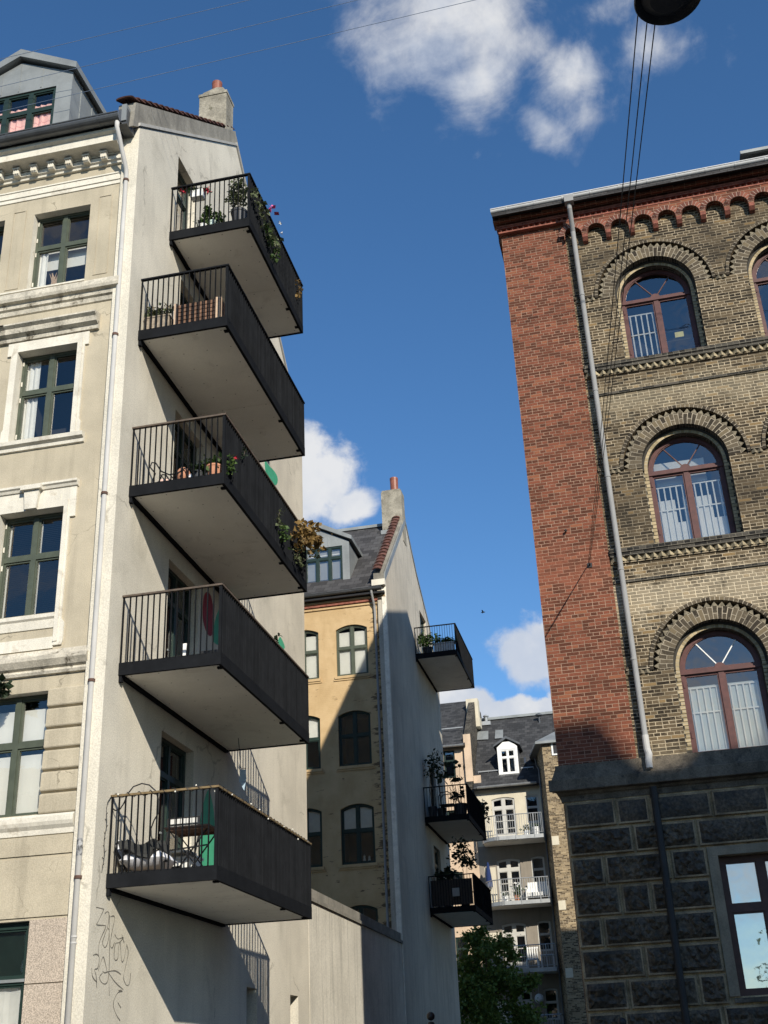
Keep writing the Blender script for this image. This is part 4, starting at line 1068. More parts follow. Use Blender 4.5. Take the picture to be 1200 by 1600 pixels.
for z in (14.9, 11.5, 8.2): mb.tube([(-.42,YF-.08,z-.02),(-.42,YF-.08,z+.02)], .052, 10); mb.box((-.43,YF-.08,z-.01),(-.41,YF,z+.01))
mb.build('pipe_collar', MT['pipegrey'], dp)
# gable
YD = [(28.25, 29.7, 16.40, 18.72), (28.3, 29.7, 10.18, 12.4), (28.3, 29.7, 7.03, 9.42)]
gl = [(21.5, 0), (32.05, 0), (32.05, 16.6), (30.4, 18.75), (27.95, 20.15), (26.1, 21.6), (21.5, 17.35)]
mb = MB(); mb.plate([gl] + [[(a,z0),(b,z0),(b,z1),(a,z1)] for a,b,z0,z1 in YD], G, 0, .3); mb.build('gable_wall', MT['gable2'], YB)
for a,b,z0,z1 in YD: window(G, YB, a, b, z0, z1, 0, .10, 2, z1-.6, .08, .1, 'darkgreen', name='balcony_door')
mb = MB(); mb.box((-.14, 21.47, 0), (.012, 21.60, 17.3)); mb.build('corner_strip', MT['strip'], YB)
mb = MB(); mb.extrude([(-11,YF-.32,16.98),(-11,26.1,21.62),(-11,32.2,16.6),(-11,32,16.4),(-11,26.1,21.3),(-11,YF-.2,16.86)], (10.62,0,0)); mb.build('roof', MT['slate'], YB)
mb = MB(); mb.extrude([(-.38,21.35,17.10),(-.38,26.1,21.55),(-.38,26.1,22.0),(-.38,21.35,17.62)], (.36,0,0)); mb.build('parapet', MT['cement'], YB)
mb = MB(); mb.extrude([(-.06,21.4,17.28),(-.06,26.1,21.64),(-.06,26.1,21.92),(-.06,21.4,17.56)], (.085,0,0)); mb.extrude([(-.06,26.1,21.62),(-.06,28,20.15),(-.06,30.4,18.75),(-.06,32.1,16.6),(-.06,32.1,16.7),(-.06,30.5,18.87),(-.06,28,20.3),(-.06,26.1,21.8)], (.085,0,0)); mb.build('verge_flashing', MT['zinc'], YB)
mb = MB(); mb.box((-.45,21.30,17.12),(.02,21.48,17.34)); mb.build('verge_end', MT['trim'], YB)
mb = MB(); dd = Vector((0,4.7,4.4)).normalized(); up = Vector((0,-dd.z,dd.y))
for k in range(19):
    o = Vector((-.24, 21.25, 17.62)) + dd*(k*.335)
    for i in range(8):
        f = lambda s_, a, lift, rr: o + dd*s_ + up*(lift+.085*rr*math.sin(a)) + Vector((-.165*rr*math.cos(a),0,0))
        a0, a1 = math.pi*i/8, math.pi*(i+1)/8
        mb.face([f(0,a0,.055,1), f(0,a1,.055,1), f(.42,a1,0,.9), f(.42,a0,0,.9)]); mb.face([f(0,a0,.055,1), f(0,a1,.055,1), f(0,a1,.02,1), f(0,a0,.02,1)])
mb.build('verge_tile', MT['tile'], YB, recalc=False)
mb = MB(); mb.box((-.80,25.45,20.6),(.02,26.05,22.82)); mb.box((-.77,25.48,22.82),(-.02,26.02,22.90)); ch = mb.build('chimney', MT['chimney'], YB)
mb = MB(); mb.box((-.86,25.38,20.95),(.0,25.44,21.12)); mb.build('flashing', MT['zinc'], ch)
mb = MB(); mb.lathe([(.16,22.9),(.165,23.42),(.17,23.43),(.17,23.52),(.14,23.52),(.13,22.95)], (-.30,25.75,0), 14); mb.build('chimney_pot', MT['pot'], ch)
mb = MB(); mb.box((-11,26.0,21.6),(-.75,26.2,21.72)); mb.build('ridge_flashing', MT['zinc'], YB)
# ochre building dormer
DY = 22.2; Td2 = TF(DY); xm, xr, xl = -2.62, -1.42, -3.82
mb = MB(); mb.plate([[(xl,17.5),(xr,17.5),(xr,19.35),(xm,20.0),(xl,19.35)], [(xl+.26,17.8),(xr-.26,17.8),(xr-.26,19.22),(xl+.26,19.22)]], Td2, 0, .08)
for x in (xl, xr-.06): mb.extrude([(x,DY+.08,17.6),(x,24.2,19.3),(x,DY+.08,19.3)], (.06,0,0))
mb.box((xl-.05, 17.52, -.05), (xr+.05, 17.68, .01), 0, Td2)
for x in (-2.9, -2.2): mb.box((x-.012, 19.26, -.012), (x+.012, 19.6, .0), 0, Td2)
dm = mb.build('dormer', MT['zinc'], YB)
mb = MB()
for s in (1,-1):
    e0 = Vector((xm, DY-.12, 20.25)); e1 = Vector((xm+s*1.33, DY-.12, 19.52))
    mb.extrude([e0, e1, e1-Vector((0,0,.15)), e0-Vector((0,0,.19))], (0, 3.1, 0))
mb.build('dormer_roof', MT['zinc'], dm)
w = window(Td2, YB, xl+.26, xr-.26, 17.8, 19.22, 0, .03, 4, 18.78, .06, .09, 'darkgreen', 'glassR', name='dormer_window')
sheet(Td2, w, xl+.3, xr-.3, 18.92, 18.97, .12, MT['white'], 'lamp_bar'); sheet(Td2, w, xl+.28, xr-.28, 17.82, 19.2, .14, MT['reflgrey'], 'blind')  # grey sheet added behind the panes for their pale reflection
YBZ = [16.16, 9.95, 6.80]
for i, zb in enumerate(YBZ): balcony(YB, 26.75, 31.3, zb, 1.62, 1.27, 'steel', screws=False, board=(i > 0))
mb = MB(); mb.box((-11, 21.9, 0), (-10.7, 31.7, 16.5)); mb.box((-11, 31.7, 0), (-.3, 32.0, 16.5)); mb.build('rear_wall', MT['gable2'], YB)

# ================================================================== FAR COURTYARD BUILDINGS
FB = thing('courtyard_building', 'slate roofed building at the end of the courtyard with white dormer and railed balconies', 'apartment building', (3, 48, 0))
Tf = TF(45.0)
FL = [12.27, 9.20, 6.13, 3.06]
doors = [(.32, 1.50, z, z+2.2) for z in FL]; wins = [(2.05, 2.72, z+.82, z+2.22) for z in FL]
holes = [arch_loop(a,b,z0,z1-.08,.09,8) for a,b,z0,z1 in doors] + [arch_loop(a,b,z0,z1-.06,.06,8) for a,b,z0,z1 in wins]
mb = MB(); mb.plate([[(-.55,0),(9,0),(9,12.1),(-.55,12.1)]] + [h for h in holes if h[0][1] < 12], Tf, 0, .3, 0); mb.plate([[(-.55,12.1),(9,12.1),(9,14.95),(-.55,14.95)]] + [h for h in holes if h[0][1] > 12], Tf, 0, .3, 1); mb.build('facade_wall', [MT['fartaupe'], MT['farcream']], FB)  # lower storeys: darker render has the shade put into its colour
for i, (a,b,z0,z1) in enumerate(doors):
    w = window(Tf, FB, a, b, z0, z1-.08, .09, .06, 2, z1-.52, .075, .16, 'shadedwhite', 'glass', name='balcony_door')
    for q in (.62, 1.0):
        mb = MB(); mb.box((a+.08, z0+q, .05), (b-.08, z0+q+.035, .10), 0, Tf); mb.build('glazing_bar', MT['shadedwhite'], w)
    mb = MB(); mb.box((a+.08, z0+.02, .045),(b-.08, z0+.40, .11), 0, Tf); mb.build('door_panel', MT['shadedwhite'], w)
for a,b,z0,z1 in wins: window(Tf, FB, a, b, z0, z1-.06, .06, .06, 1, z1-.62, .065, .06, 'shadedwhite', 'glass')
mb = MB(); mb.extrude([(-.5,44.55,14.95),(-.5,49.3,19.8),(-.5,54,15),(-.5,54,14.8),(-.5,49.3,19.55),(-.5,44.7,14.85)], (9.8,0,0)); mb.build('roof', MT['slate2'], FB)
mb = MB(); mb.box((-.4,49.15,19.76),(9.2,49.45,19.90)); mb.build('ridge_flashing', MT['zinc'], FB)
gutter(TF(44.55), -.3, 2.75, .0, 15.0, .08, MT['balgrey'], FB, .7)
def onroof(px, py, lift=.03):
    d = ray(px, py); k = (19.8-14.95)/(49.3-44.55)
    t = (14.95+lift + k*(CAM.y-44.55) - CAM.z)/(d.z - k*d.y); return CAM+d*t
for nm, q, mt in (('roof_window', [(745,1156),(763,1155),(763,1142),(745,1143)], 'zinc'), ('roof_window', [(773,1154),(786,1153),(786,1140),(774,1141)], 'zinc'), ('roof_window', [(810,1195),(824,1194),(823,1182),(810,1183)], 'slate2')):
    P = [onroof(x, y, .09) for x, y in q]; Q = [onroof(x, y, .0) for x, y in q]
    mb = MB(); b = len(mb.v); mb.v += P+Q; mb.f += [(0,1,2,3)] + [(i,(i+1)%4,4+(i+1)%4,4+i) for i in range(4)]; mb.mi += [0]*5
    o = mb.build(nm, MT[mt], FB)
    if mt == 'slate2':
        c = sum(P, Vector())/4; mb = MB(); mb.face([c+(p-c)*.75+Vector((0,-.01,.012)) for p in P]); mb.build('pane', MT['glassR'], o, recalc=False)
mb = MB(); c = onroof(760, 1131); mb.box((c.x-.25,c.y-.15,c.z-.1),(c.x+.25,c.y+.25,c.z+.12)); mb.lathe([(.09,c.z+.1),(.09,c.z+.38),(.16,c.z+.40),(.16,c.z+.46),(.02,c.z+.52)], (c.x,c.y,0), 10); mb.build('roof_vent', MT['balgrey'], FB)
mb = MB(); c = onroof(843, 1128); mb.lathe([(.05,c.z-.1),(.05,c.z+.3),(.2,c.z+.35),(.2,c.z+.42),(.03,c.z+.5)], (c.x,c.y,0), 10); mb.build('roof_vent', MT['zincdark'], FB)
for (xa, xb) in ((-.3, .75), (1.95, 2.6)):
    mb = MB(); mb.bar((xa,45.45,16.0),(xb,45.45,16.0), .03, .05)
    for k in range(3): x = xa+(xb-xa)*k/2; mb.bar((x,45.45,16.0),(x,45.55,15.85), .03, .03)
    mb.build('snow_guard', MT['balgrey'], FB)
# dormer
Tw = TF(45.3); xa, xb, xm = .80, 1.86, 1.33
mb = MB(); mb.plate([[(xa,15.62),(xb,15.62),(xb,17.15),(xm+.2,17.42),(xm-.2,17.42),(xa,17.15)], [(xa+.13,15.75),(xb-.13,15.75),(xb-.13,17.02),(xa+.13,17.02)]], Tw, 0, .08); mb.box((xa-.05,15.56,-.06),(xb+.05,15.66,.0), 0, Tw)
dm = mb.build('dormer', MT['white'], FB)
mb = MB()
for x in (xa, xb-.05): mb.extrude([(x,45.38,15.65),(x,47.1,17.2),(x,45.38,17.2)], (.05,0,0))
for s in (1,-1): mb.extrude([Vector((xm,45.2,17.72)), Vector((xm+s*.70,45.2,17.28)), Vector((xm+s*.70,45.2,17.18)), Vector((xm,45.2,17.58))], (0,2.2,0))
mb.build('dormer_roof', MT['zincdark'], dm)
window(Tw, FB, xa+.13, xb-.13, 15.75, 17.02, 0, .02, 2, 16.60, .06, .08, 'white', 'glassR', name='dormer_window')
# balconies with curved left end
def far_balcony(zf, tubs):
    P = [(2.92,44.98),(2.92,43.55),(.75,43.40)] + [(.75-.95*math.sin(a), 44.35-.95*math.cos(a)) for a in (R(15),R(35),R(55),R(75),R(90))] + [(-.20,44.98)]
    mb = MB(); mb.extrude([(x,y,zf-.20) for x,y in P], (0,0,.18)); b = mb.build('balcony', MT['balgrey'], FB); b['label'] = 'galvanised balcony with a curved left end'
    Pi = [(x*.97+.04, 44.98-(44.98-y)*.95) for x,y in P]
    mb = MB(); mb.extrude([(x,y,zf-.215) for x,y in Pi], (0,0,.014)); mb.build('soffit', MT['soffit'], b)
    # railing along the outline
    pts = [Vector((x,y,0)) for x,y in P[:-1]]; mb = MB(); L = [0]
    for i in range(len(pts)-1): L.append(L[-1]+(pts[i+1]-pts[i]).length)
    def at(s):
        for i in range(len(pts)-1):
            if s <= L[i+1]+1e-6: return pts[i].lerp(pts[i+1], (s-L[i])/(L[i+1]-L[i]))
        return pts[-1]
    n = int(L[-1]/.115)
    for k in range(n+1):
        p = at(L[-1]*k/n); big = k % 8 == 0; r = .022 if big else .010
        mb.box((p.x-r,p.y-r,zf-(.22 if big else -.05)),(p.x+r,p.y+r,zf+1.0))
    for z, r in ((zf+1.0,.025),(zf+.07,.015)):
        mb.tube([p+Vector((0,0,z)) for p in pts], r, 6)
    mb.build('railing', MT['balgrey'], b)
    mb = MB(); mb.box((-.22,44.35,zf+.02),(.33,44.40,zf+1.75)); mb.build('privacy_screen', MT['farcream'], b)
for z in FL[:3]: far_balcony(z, 0)
far_balcony(FL[3], 0)

WG = thing('brick_wing', 'narrow brown brick wing with zinc roof beside the courtyard balconies', 'building wing', (6, 46, 0))
mb = MB(); mb.extrude([(3.32,43,0),(9.5,43,0),(9.5,52,0),(2.80,52,0),(2.80,45.6,0)], (0,0,16.6)); mb.build('wall', MT['brownB'], WG)
mb = MB(); A = [Vector(p) for p in ((3.02,42.75,16.62),(9.7,42.75,16.62),(9.7,52,16.62),(2.45,52,16.62),(2.45,45.4,16.62))]; B_ = [Vector(p) for p in ((5.4,46,18.5),(7.4,46,18.5),(7.4,50,18.5),(5.4,50,18.5),(5.2,47.5,18.5))]
for i in range(5): j = (i+1) % 5; mb.face([A[i],A[j],B_[j],B_[i]]); mb.face([A[i],A[j],A[j]-Vector((0,0,.12)),A[i]-Vector((0,0,.12))])
mb.face(B_); mb.face([p-Vector((0,0,.12)) for p in A[::-1]]); mb.build('roof', MT['zinc'], WG)
mb = MB(); mb.tube([(2.75,45.2,16.4),(2.80,45.25,16.0),(2.95,44.4,15.6),(2.95,44.4,.2)], .05, 8); mb.build('downpipe', MT['zincdark'], WG)
for z in (11.55, 8.55, 5.55):
    mb = MB(); mb.box((3.34,42.98,z),(3.68,43.01,z+.42)); mb.build('plaster_patch', MT['farcream'], WG)
mb = MB(); q = atY(866,1170,43); mb.box((q.x-.14,42.95,q.z-.33),(q.x+.6,42.99,q.z+.33)); w = mb.build('window', MT['white'], WG)
mb = MB(); mb.box((q.x-.05,42.94,q.z-.25),(q.x+.22,42.948,q.z+.25)); mb.box((q.x+.28,42.94,q.z-.25),(q.x+.52,42.948,q.z+.25)); mb.build('pane', MT['room'], w)

OB = thing('salmon_building', 'salmon rendered building with dark slate roof left of the courtyard building', 'apartment building', (-4, 48, 0))
holes = [[(-2.02-1.9*k, z), (-1.42-1.9*k, z), (-1.42-1.9*k, z+1.45), (-2.02-1.9*k, z+1.45)] for k in range(2) for z in (15.72, 12.6, 9.5, 6.4)]
mb = MB(); mb.plate([[(-9,0),(-.56,0),(-.56,17.4),(-9,17.4)]] + holes, TF(45.0), 0, .3); mb.build('facade_wall', MT['orange'], OB)
for h in holes: window(TF(45.0), OB, h[0][0], h[1][0], h[0][1], h[2][1], 0, .06, 1, h[0][1]+.9, .06, .06, 'darkgreen', 'glassR')
mb = MB(); mb.extrude([(-9,44.6,17.3),(-9,49.2,21.0),(-9,54,17),(-9,54,16.8),(-9,49.2,20.7),(-9,44.75,17.2)], (8.2,0,0)); mb.build('roof', MT['slate2'], OB)
gutter(TF(44.6), -9, -.85, .0, 17.32, .08, MT['balgrey'], OB, .7)
mb = MB(); mb.bar((-9,45.9,18.6),(-1.0,45.9,18.6), .03, .05); mb.build('snow_guard', MT['balgrey'], OB)
mb = MB(); mb.extrude([(-.86,44.85,14.2),(-.86,44.85,17.75),(-.86,48.0,20.6),(-.86,50.5,20.6),(-.86,54,17),(-.86,54,14.2)], (.34,0,0)); mb.build('fire_wall', MT['blackB'], OB)
mb = MB(); mb.box((-.88,44.80,15.4),(-.50,44.86,17.9)); mb.box((-.5,44.90,14.95),(-.12,44.99,15.7)); mb.build('wall_end', MT['orange'], OB)
mb = MB(); mb.box((-1.0,47.9,19.6),(-.34,48.6,20.72)); mb.box((-.75,47.85,19.1),(-.30,48.65,19.62)); mb.build('chimney', MT['farcream'], OB)

# ================================================================== BUILDING ACROSS THE STREET (behind the camera; casts the shade on the stone base)
XB = thing('street_building', 'grey apartment block across the street from the brick building', 'apartment building', (38, -30, 0))
XZ = 22.6; To = lambda u, z, w: (u, -24.0-w, z)
holes = [[(x,z),(x+1.2,z),(x+1.2,z+1.8),(x,z+1.8)] for x in (25.6,28.2,31,34,37,40,43,46,49) for z in (2,5.4,8.8,12.2,15.6,19)]
mb = MB(); mb.plate([[(24.6,0),(53,0),(53,XZ),(24.6,XZ)]] + holes, To, 0, .4); mb.box((24.6,-36,0),(25.0,-24.4,XZ)); mb.box((25.0,-36,0),(53,-35.6,XZ)); mb.build('wall', MT['fartaupe'], XB)
for h in holes: window(To, XB, h[0][0], h[1][0], h[0][1], h[2][1], 0, .1, 2, h[0][1]+1.1, .06, .08, 'white', 'glass', room=False)
mb = MB()
for x0, x1, H in ((24.5,25.9,26.2), (25.9,27.7,25.15), (27.7,53,25.75)):
    mb.extrude([(x0,-23.7,XZ),(x0,-26.0,H),(x0,-34,H),(x0,-36.2,XZ)], (x1-x0,0,0))
mb.build('roof', MT['slate'], XB)
mb = MB(); mb.box((29.6,-27.8,25),(30.8,-26.8,26.6)); mb.build('chimney', MT['cement'], XB)
XT = thing('added_terrace', 'unseen low row added across the street to cut the sky fill', 'unseen blocker', (-10, -30, 0))  # unseen row, added to lessen sky light in the street
holes = [[(x,z),(x+1.2,z),(x+1.2,z+1.8),(x,z+1.8)] for x in range(-38, 0, 3) for z in (2,5.2,8.4)]
mb = MB(); mb.plate([[(-40,0),(1.5,0),(1.5,11.8),(-40,11.8)]] + holes, To, 0, .4); mb.box((1.1,-34,0),(1.5,-24.4,11.8)); mb.box((-40,-34,0),(-39.6,-24.4,11.8)); mb.box((-39.6,-34,0),(1.1,-33.6,11.8)); mb.build('wall', MT['fartaupe'], XT)
for h in holes: window(To, XT, h[0][0], h[1][0], h[0][1], h[2][1], 0, .1, 2, h[0][1]+1.1, .06, .08, 'white', 'glass', room=False)
mb = MB(); mb.extrude([(-40,-23.7,11.8),(-40,-29,14.2),(-40,-34.3,11.8)], (41.5,0,0)); mb.build('roof', MT['slate'], XT)

# ================================================================== TREE
TR = thing('tree', 'leafy green courtyard tree in front of the galvanised balconies', 'tree', (.5, 38.5, 0))
mb = MB(); rnd = random.Random(3)
trunk = [(.5,38.5,-.1),(.52,38.5,1.2),(.45,38.45,2.6),(.4,38.5,4.0),(.35,38.5,5.6),(.2,38.5,6.8)]
mb.tube(trunk, [.16,.13,.11,.085,.05,.015], 9)
limbs = []
for k in range(16):
    z = rnd.uniform(2.0, 5.8); a = rnd.uniform(0, 2*math.pi); l = rnd.uniform(.9, 1.9)*(1.15-(z-2)/6)
    p0 = Vector((.45,38.5,z)); p1 = p0+Vector((math.cos(a)*l*.5, math.sin(a)*l*.5, .3)); p2 = p0+Vector((math.cos(a)*l, math.sin(a)*l, .75))
    mb.tube([p0,p1,p2], [.045,.03,.008], 6); limbs.append((p1,p2))
mb.build('trunk', MT['bark'], TR)
def leafquad(mb, p, size, rnd, m=0, droop=.2, mapped=True):
    d = Vector((rnd.gauss(0,1), rnd.gauss(0,1), rnd.gauss(-droop,.6))).normalized(); u = d.orthogonal().normalized(); v = d.cross(u)
    a = rnd.uniform(0, 6.28); s = u*math.cos(a)+v*math.sin(a); n = d.cross(s); L = size*(.45+1.25*rnd.random()**1.5); W = L*rnd.uniform(.28,.44)
    q = [p, p+d*L*.45+s*W+n*.04*L, p+d*L, p+d*L*.45-s*W+n*.04*L]
    mb.face(q, m)
mb = MB(); clumps = []
for p1, p2 in limbs: clumps += [(p1, .45), (p2, .55)]
for k in range(30):
    z = rnd.uniform(2.3, 7.0); rr = 1.75*math.sqrt(max(.05, 1-((z-4.0)/3.3)**2)); a = rnd.uniform(0,6.28); clumps.append((Vector((.5+rr*.8*math.cos(a), 38.5+rr*.8*math.sin(a), z)), rnd.uniform(.3,.55)))
clumps += [(Vector((-.5,38.2,6.2)),.5),(Vector((-.7,38.2,5.2)),.5),(Vector((-.3,38,7.1)),.35),(Vector((-.75,38.2,4.3)),.55),(Vector((.5,37.6,6.5)),.4),(Vector((1.9,38.0,3.9)),.45),(Vector((1.6,38.2,4.9)),.4),(Vector((2.0,38.1,5.1)),.35),(Vector((2.35,38.1,5.25)),.28),(Vector((-.1,38.5,7.0)),.4),(Vector((.15,38.4,7.35)),.28),(Vector((1.2,38,4.2)),.5),(Vector((.7,37.6,5.6)),.5),(Vector((-.2,37.8,5.2)),.55),(Vector((.4,37.4,3.8)),.6),(Vector((1.3,37.6,3.2)),.55)]
for c, r in clumps:
    for _ in range(230):
        v = Vector((rnd.gauss(0,.5), rnd.gauss(0,.5), rnd.gauss(0,.42)))*r; leafquad(mb, c+v, .15, rnd)
mb.build('crown', MT['treeleaf'], TR, recalc=False)

ST_ = thing('tree', 'slender street tree on the pavement across from the brick building', 'tree', (11.6, -23.2, .1))
mb = MB(); mb.tube([(11.6,-23.2,.1),(11.65,-23.2,2.2),(11.5,-23.1,4.2),(11.6,-23.2,6.4)], [.13,.10,.07,.02], 8); cl = []
for k in range(11):
    z = 2.4+.33*k; a = k*2.4; l = 1.5-.09*k; p1 = Vector((11.58+l*.5*math.cos(a), -23.2+l*.5*math.sin(a), z+.3)); p2 = Vector((11.58+l*math.cos(a), -23.2+l*math.sin(a), z+.7)); mb.tube([(11.58,-23.2,z),p1,p2], [.04,.025,.008], 6); cl += [p1, p2]
mb.build('trunk', MT['bark'], ST_); mb = MB()
for c in cl:
    for _ in range(110): leafquad(mb, c+Vector((rnd.gauss(0,.3),rnd.gauss(0,.3),rnd.gauss(0,.28))), .16, rnd)
mb.build('crown', MT['treeleaf'], ST_, recalc=False)

# ================================================================== STREET LAMP AND WIRES
d = ray(1043,-10).normalized(); LP = CAM + d*9.2
SL = thing('street_lamp', 'dark round street lamp hanging overhead on three black cables', 'street lamp', LP)
r0 = .232
mb = MB(); mb.lathe([(.03,.0),(r0*.80,-.012),(r0*.93,-.03),(r0,-.05),(r0+.006,-.04),(r0,.0),(r0*.9,.09),(r0*.6,.19),(.09,.25),(.07,.36),(.03,.38)], LP, 40); lh = mb.build('lamp_shade', MT['lampmetal'], SL, smooth=False)
mb = MB(); mb.lathe([(.01,-.055),(r0*.55,-.045),(r0*.78,-.02),(r0*.8,-.008)], LP, 32); mb.build('lamp_glass', MT['potdark'], SL)
mb = MB(); mb.tube([LP+Vector((0,0,.37)), LP+Vector((0,0,.60))], .018, 8); mb.build('hanger', MT['black'], SL)
hook = Matrix.Rotation(-.0231, 3, 'Z') @ Vector((1.116,-.14,10.42)) + Vector((6.114,5.7,0))
names = ['leftmost of the three black cables running from the street lamp to the brick wall', 'middle of the three black cables running from the street lamp to the brick wall', 'rightmost of the three black cables running from the street lamp to the brick wall']
def atD(px, py, dist): return CAM + ray(px,py).normalized()*dist
for i, (x, y, dd_) in enumerate(((998,8,9.6),(1013,15,9.6),(1026,15,9.6))):
    top = atD(x, y, dd_)
    a = hook + Vector(((i-1)*.02, -.01*i, .02*i))
    mid = a.lerp(top, .5) - Vector((0,0,.05))
    pts = [a, a.lerp(top,.25)-Vector((0,0,.035)), mid, a.lerp(top,.75)-Vector((0,0,.035)), top, LP+Vector((0,0,.5))]
    mb = MB(); mb.tube(pts, .0048, 6); tag(mb.build('suspension_cable', MT['cable'], None, loc=tuple(a)), names[i], 'cable', 'cables holding the street lamp')
lw = ['topmost of the three thin wires crossing the sky above the left dormer', 'middle of the three thin wires crossing the sky above the left dormer', 'lowest of the three thin wires, passing in front of the left dormer']
for i, ((x0,y0),(x1,y1)) in enumerate((((0,90),(371,0)), ((0,133),(570,-8)), ((0,172),(718,0)))):
    s = (y1-y0)/(x1-x0)
    A = atY(-330, y0-330*s, -.15); B = atD(1000, y0+1000*s, 24)
    A.z = min(A.z, A.z); E_ = A + (B-A)*2.2
    pts = [A.lerp(E_, t) - Vector((0,0,.10*(1-(2*t-1)**2))) for t in [k/12 for k in range(13)]]
    mb = MB(); mb.tube(pts, .0055, 6); tag(mb.build('overhead_wire', MT['wire'], None, loc=tuple(A)), lw[i], 'wire', 'wires across the sky')

# ================================================================== PLANTS AND FURNITURE ON THE BALCONIES
rnd = random.Random(11)
def pot(mb, p, r, h, m=0, flare=1.0):
    mb.lathe([(r*.78,0),(r*flare,h*.86),(r*1.06*flare,h*.86),(r*1.06*flare,h),(r*.92*flare,h),(r*.85,h*.8)], p, 16, m)
def foliage(mb, c, rad, n, size, m=0, stems=None, droop=.2):
    c = Vector(c)
    for _ in range(n):
        v = Vector((rnd.gauss(0,.5)*rad[0], rnd.gauss(0,.5)*rad[1], rnd.gauss(0,.5)*rad[2])); leafquad(mb, c+v, size, rnd, m, droop)
def potted(label, p, pr, ph, potm, blobs, leaf, lsize, n, group=None, name='potted_plant', flowers=(), stem=True, flare=1.0):
    o = thing(name, label, 'plant', tuple(p), group)
    p = Vector(p); mb = MB(); pot(mb, p, pr, ph, 0, flare); mb.lathe([(.001,ph*.86),(pr*.84,ph*.86)], p, 12, 1); mb.build('pot', [MT[potm], MT['bark']], o)
    mb = MB()
    for c, rad in blobs:
        c = Vector(c)
        if stem: mb.tube([p+Vector((0,0,ph*.8)), (p+Vector((0,0,ph))).lerp(c,.5)+Vector((rnd.uniform(-.03,.03),0,0)), c], [.012,.009,.004], 5, 1)
        foliage(mb, c, rad, n, lsize)
    mb.build('foliage', [MT[leaf], MT['bark']], o, recalc=False)
    for c, r, fm in flowers:
        mb = MB()
        for _ in range(14): leafquad(mb, Vector(c)+Vector((rnd.gauss(0,r*.3),rnd.gauss(0,r*.3),rnd.gauss(0,r*.3))), r, rnd)
        mb.build('flower', MT[fm], o, recalc=False)
    return o
def hanging(label, pts, leaf, lsize, n, spread, name='trailing_plant', flowers=(), group=None):
    o = thing(name, label, 'plant', tuple(pts[0]), group); mb = MB()
    for c in pts: foliage(mb, c, (spread, spread, spread), n, lsize, 0, droop=.5)
    mb.tube([Vector(p) for p in pts] if len(pts) > 1 else [Vector(pts[0]), Vector(pts[0])+Vector((0,0,.2))], .006, 5, 1)
    mb.build('foliage', [MT[leaf], MT['bark']], o, recalc=False)
    for c, r, fm in flowers:
        mb = MB()
        for _ in range(16): leafquad(mb, Vector(c)+Vector((rnd.gauss(0,r*.3),rnd.gauss(0,r*.3),rnd.gauss(0,r*.3))), r, rnd)
        mb.build('flower', MT[fm], o, recalc=False)
    return o
DK = [z+.195 for z in BZ]
def onY(px, py, Y, z=None):
    p = atY(px, py, Y)
    if z is not None: p.z = z
    return p
# topmost balcony
Y1 = 1.74
p = onY(374, 334, Y1, DK[0])
potted('tall leafy shrub in a dark ribbed tub by the corner of the topmost black balcony', p, .16, .38, 'potdark', [(p+Vector((-.05,0,.62)),(.17,.14,.22)), (p+Vector((-.02,.05,.92)),(.16,.14,.2)), (p+Vector((-.12,0,.80)),(.15,.1,.2)), (p+Vector((.06,0,.80)),(.13,.1,.2)), (p+Vector((-.05,0,1.10)),(.12,.1,.14))], 'leafpale', .075, 80)
p = onY(333, 344, Y1, DK[0])
potted('bushy herb in a mint white pot on the topmost black balcony', p, .10, .24, 'potmint', [(p+Vector((.06,0,.34)),(.12,.1,.12)), (p+Vector((-.1,0,.36)),(.12,.1,.16)), (p+Vector((-.12,0,.52)),(.06,.06,.12)), (p+Vector((.13,0,.30)),(.1,.1,.14))], 'leaf', .085, 60)
p = onY(318, 350, Y1-.08, DK[0])
potted('low plant in a white bowl with wire hoops on the topmost black balcony', p, .085, .14, 'potwhite', [(p+Vector((-.02,0,.22)),(.14,.1,.10))], 'leaf', .075, 70)
mb = MB()
for dx, r in ((-.02,.15),(.05,.11)):
    mb.tube([p+Vector((dx+r*math.cos(a), -.02+.1*math.sin(a*.5), .05+r*1.1*abs(math.sin(a)))) for a in [math.pi*k/12 for k in range(13)]], .011, 6)
tag(mb.build('plant_hoop', MT['black'], None, loc=tuple(p)), 'black wire hoops round the white bowl on the topmost black balcony', 'plant support')
a = onY(300, 303, BY0[0]+.16); b = onY(319, 300, BY0[0]+.16)
FBX = thing('flower_box', 'white flower box hooked inside the front rail of the topmost black balcony', 'flower box', tuple((a+b)/2))
zt = BZ[0]+BHR-.10
mb = MB(); mb.box((a.x,BY0[0]+.07,zt-.17),(b.x,BY0[0]+.24,zt)); mb.bar((a.x+.03,BY0[0]+.02,zt+.09),(a.x+.03,BY0[0]+.10,zt-.02),.02,.01); mb.bar((b.x-.03,BY0[0]+.02,zt+.09),(b.x-.03,BY0[0]+.10,zt-.02),.02,.01); mb.build('box', MT['potwhite'], FBX)
mb = MB()
for k in range(5): foliage(mb, (a.x+(b.x-a.x)*k/4, BY0[0]+.15, zt+.03), (.08,.08,.07), 22, .07)
mb.build('foliage', MT['leaf'], FBX, recalc=False)
for (x, y) in ((286,299),(324,298)):
    q = onY(x, y, BY0[0]+.06); mb = MB()
    for _ in range(26): leafquad(mb, q+Vector((rnd.gauss(0,.022),rnd.gauss(0,.02),rnd.gauss(0,.022))), .05, rnd)
    mb.tube([q, q+Vector((0,.02,.12))], .005, 5, 1)
    tag(mb.build('red_flower', [MT['petalred'], MT['leaf']], None, recalc=False, loc=tuple(q)), 'red flower hanging at the left end of the topmost black balcony rail' if x < 300 else 'red flower hanging beside the white flower box on the topmost black balcony', 'flower')
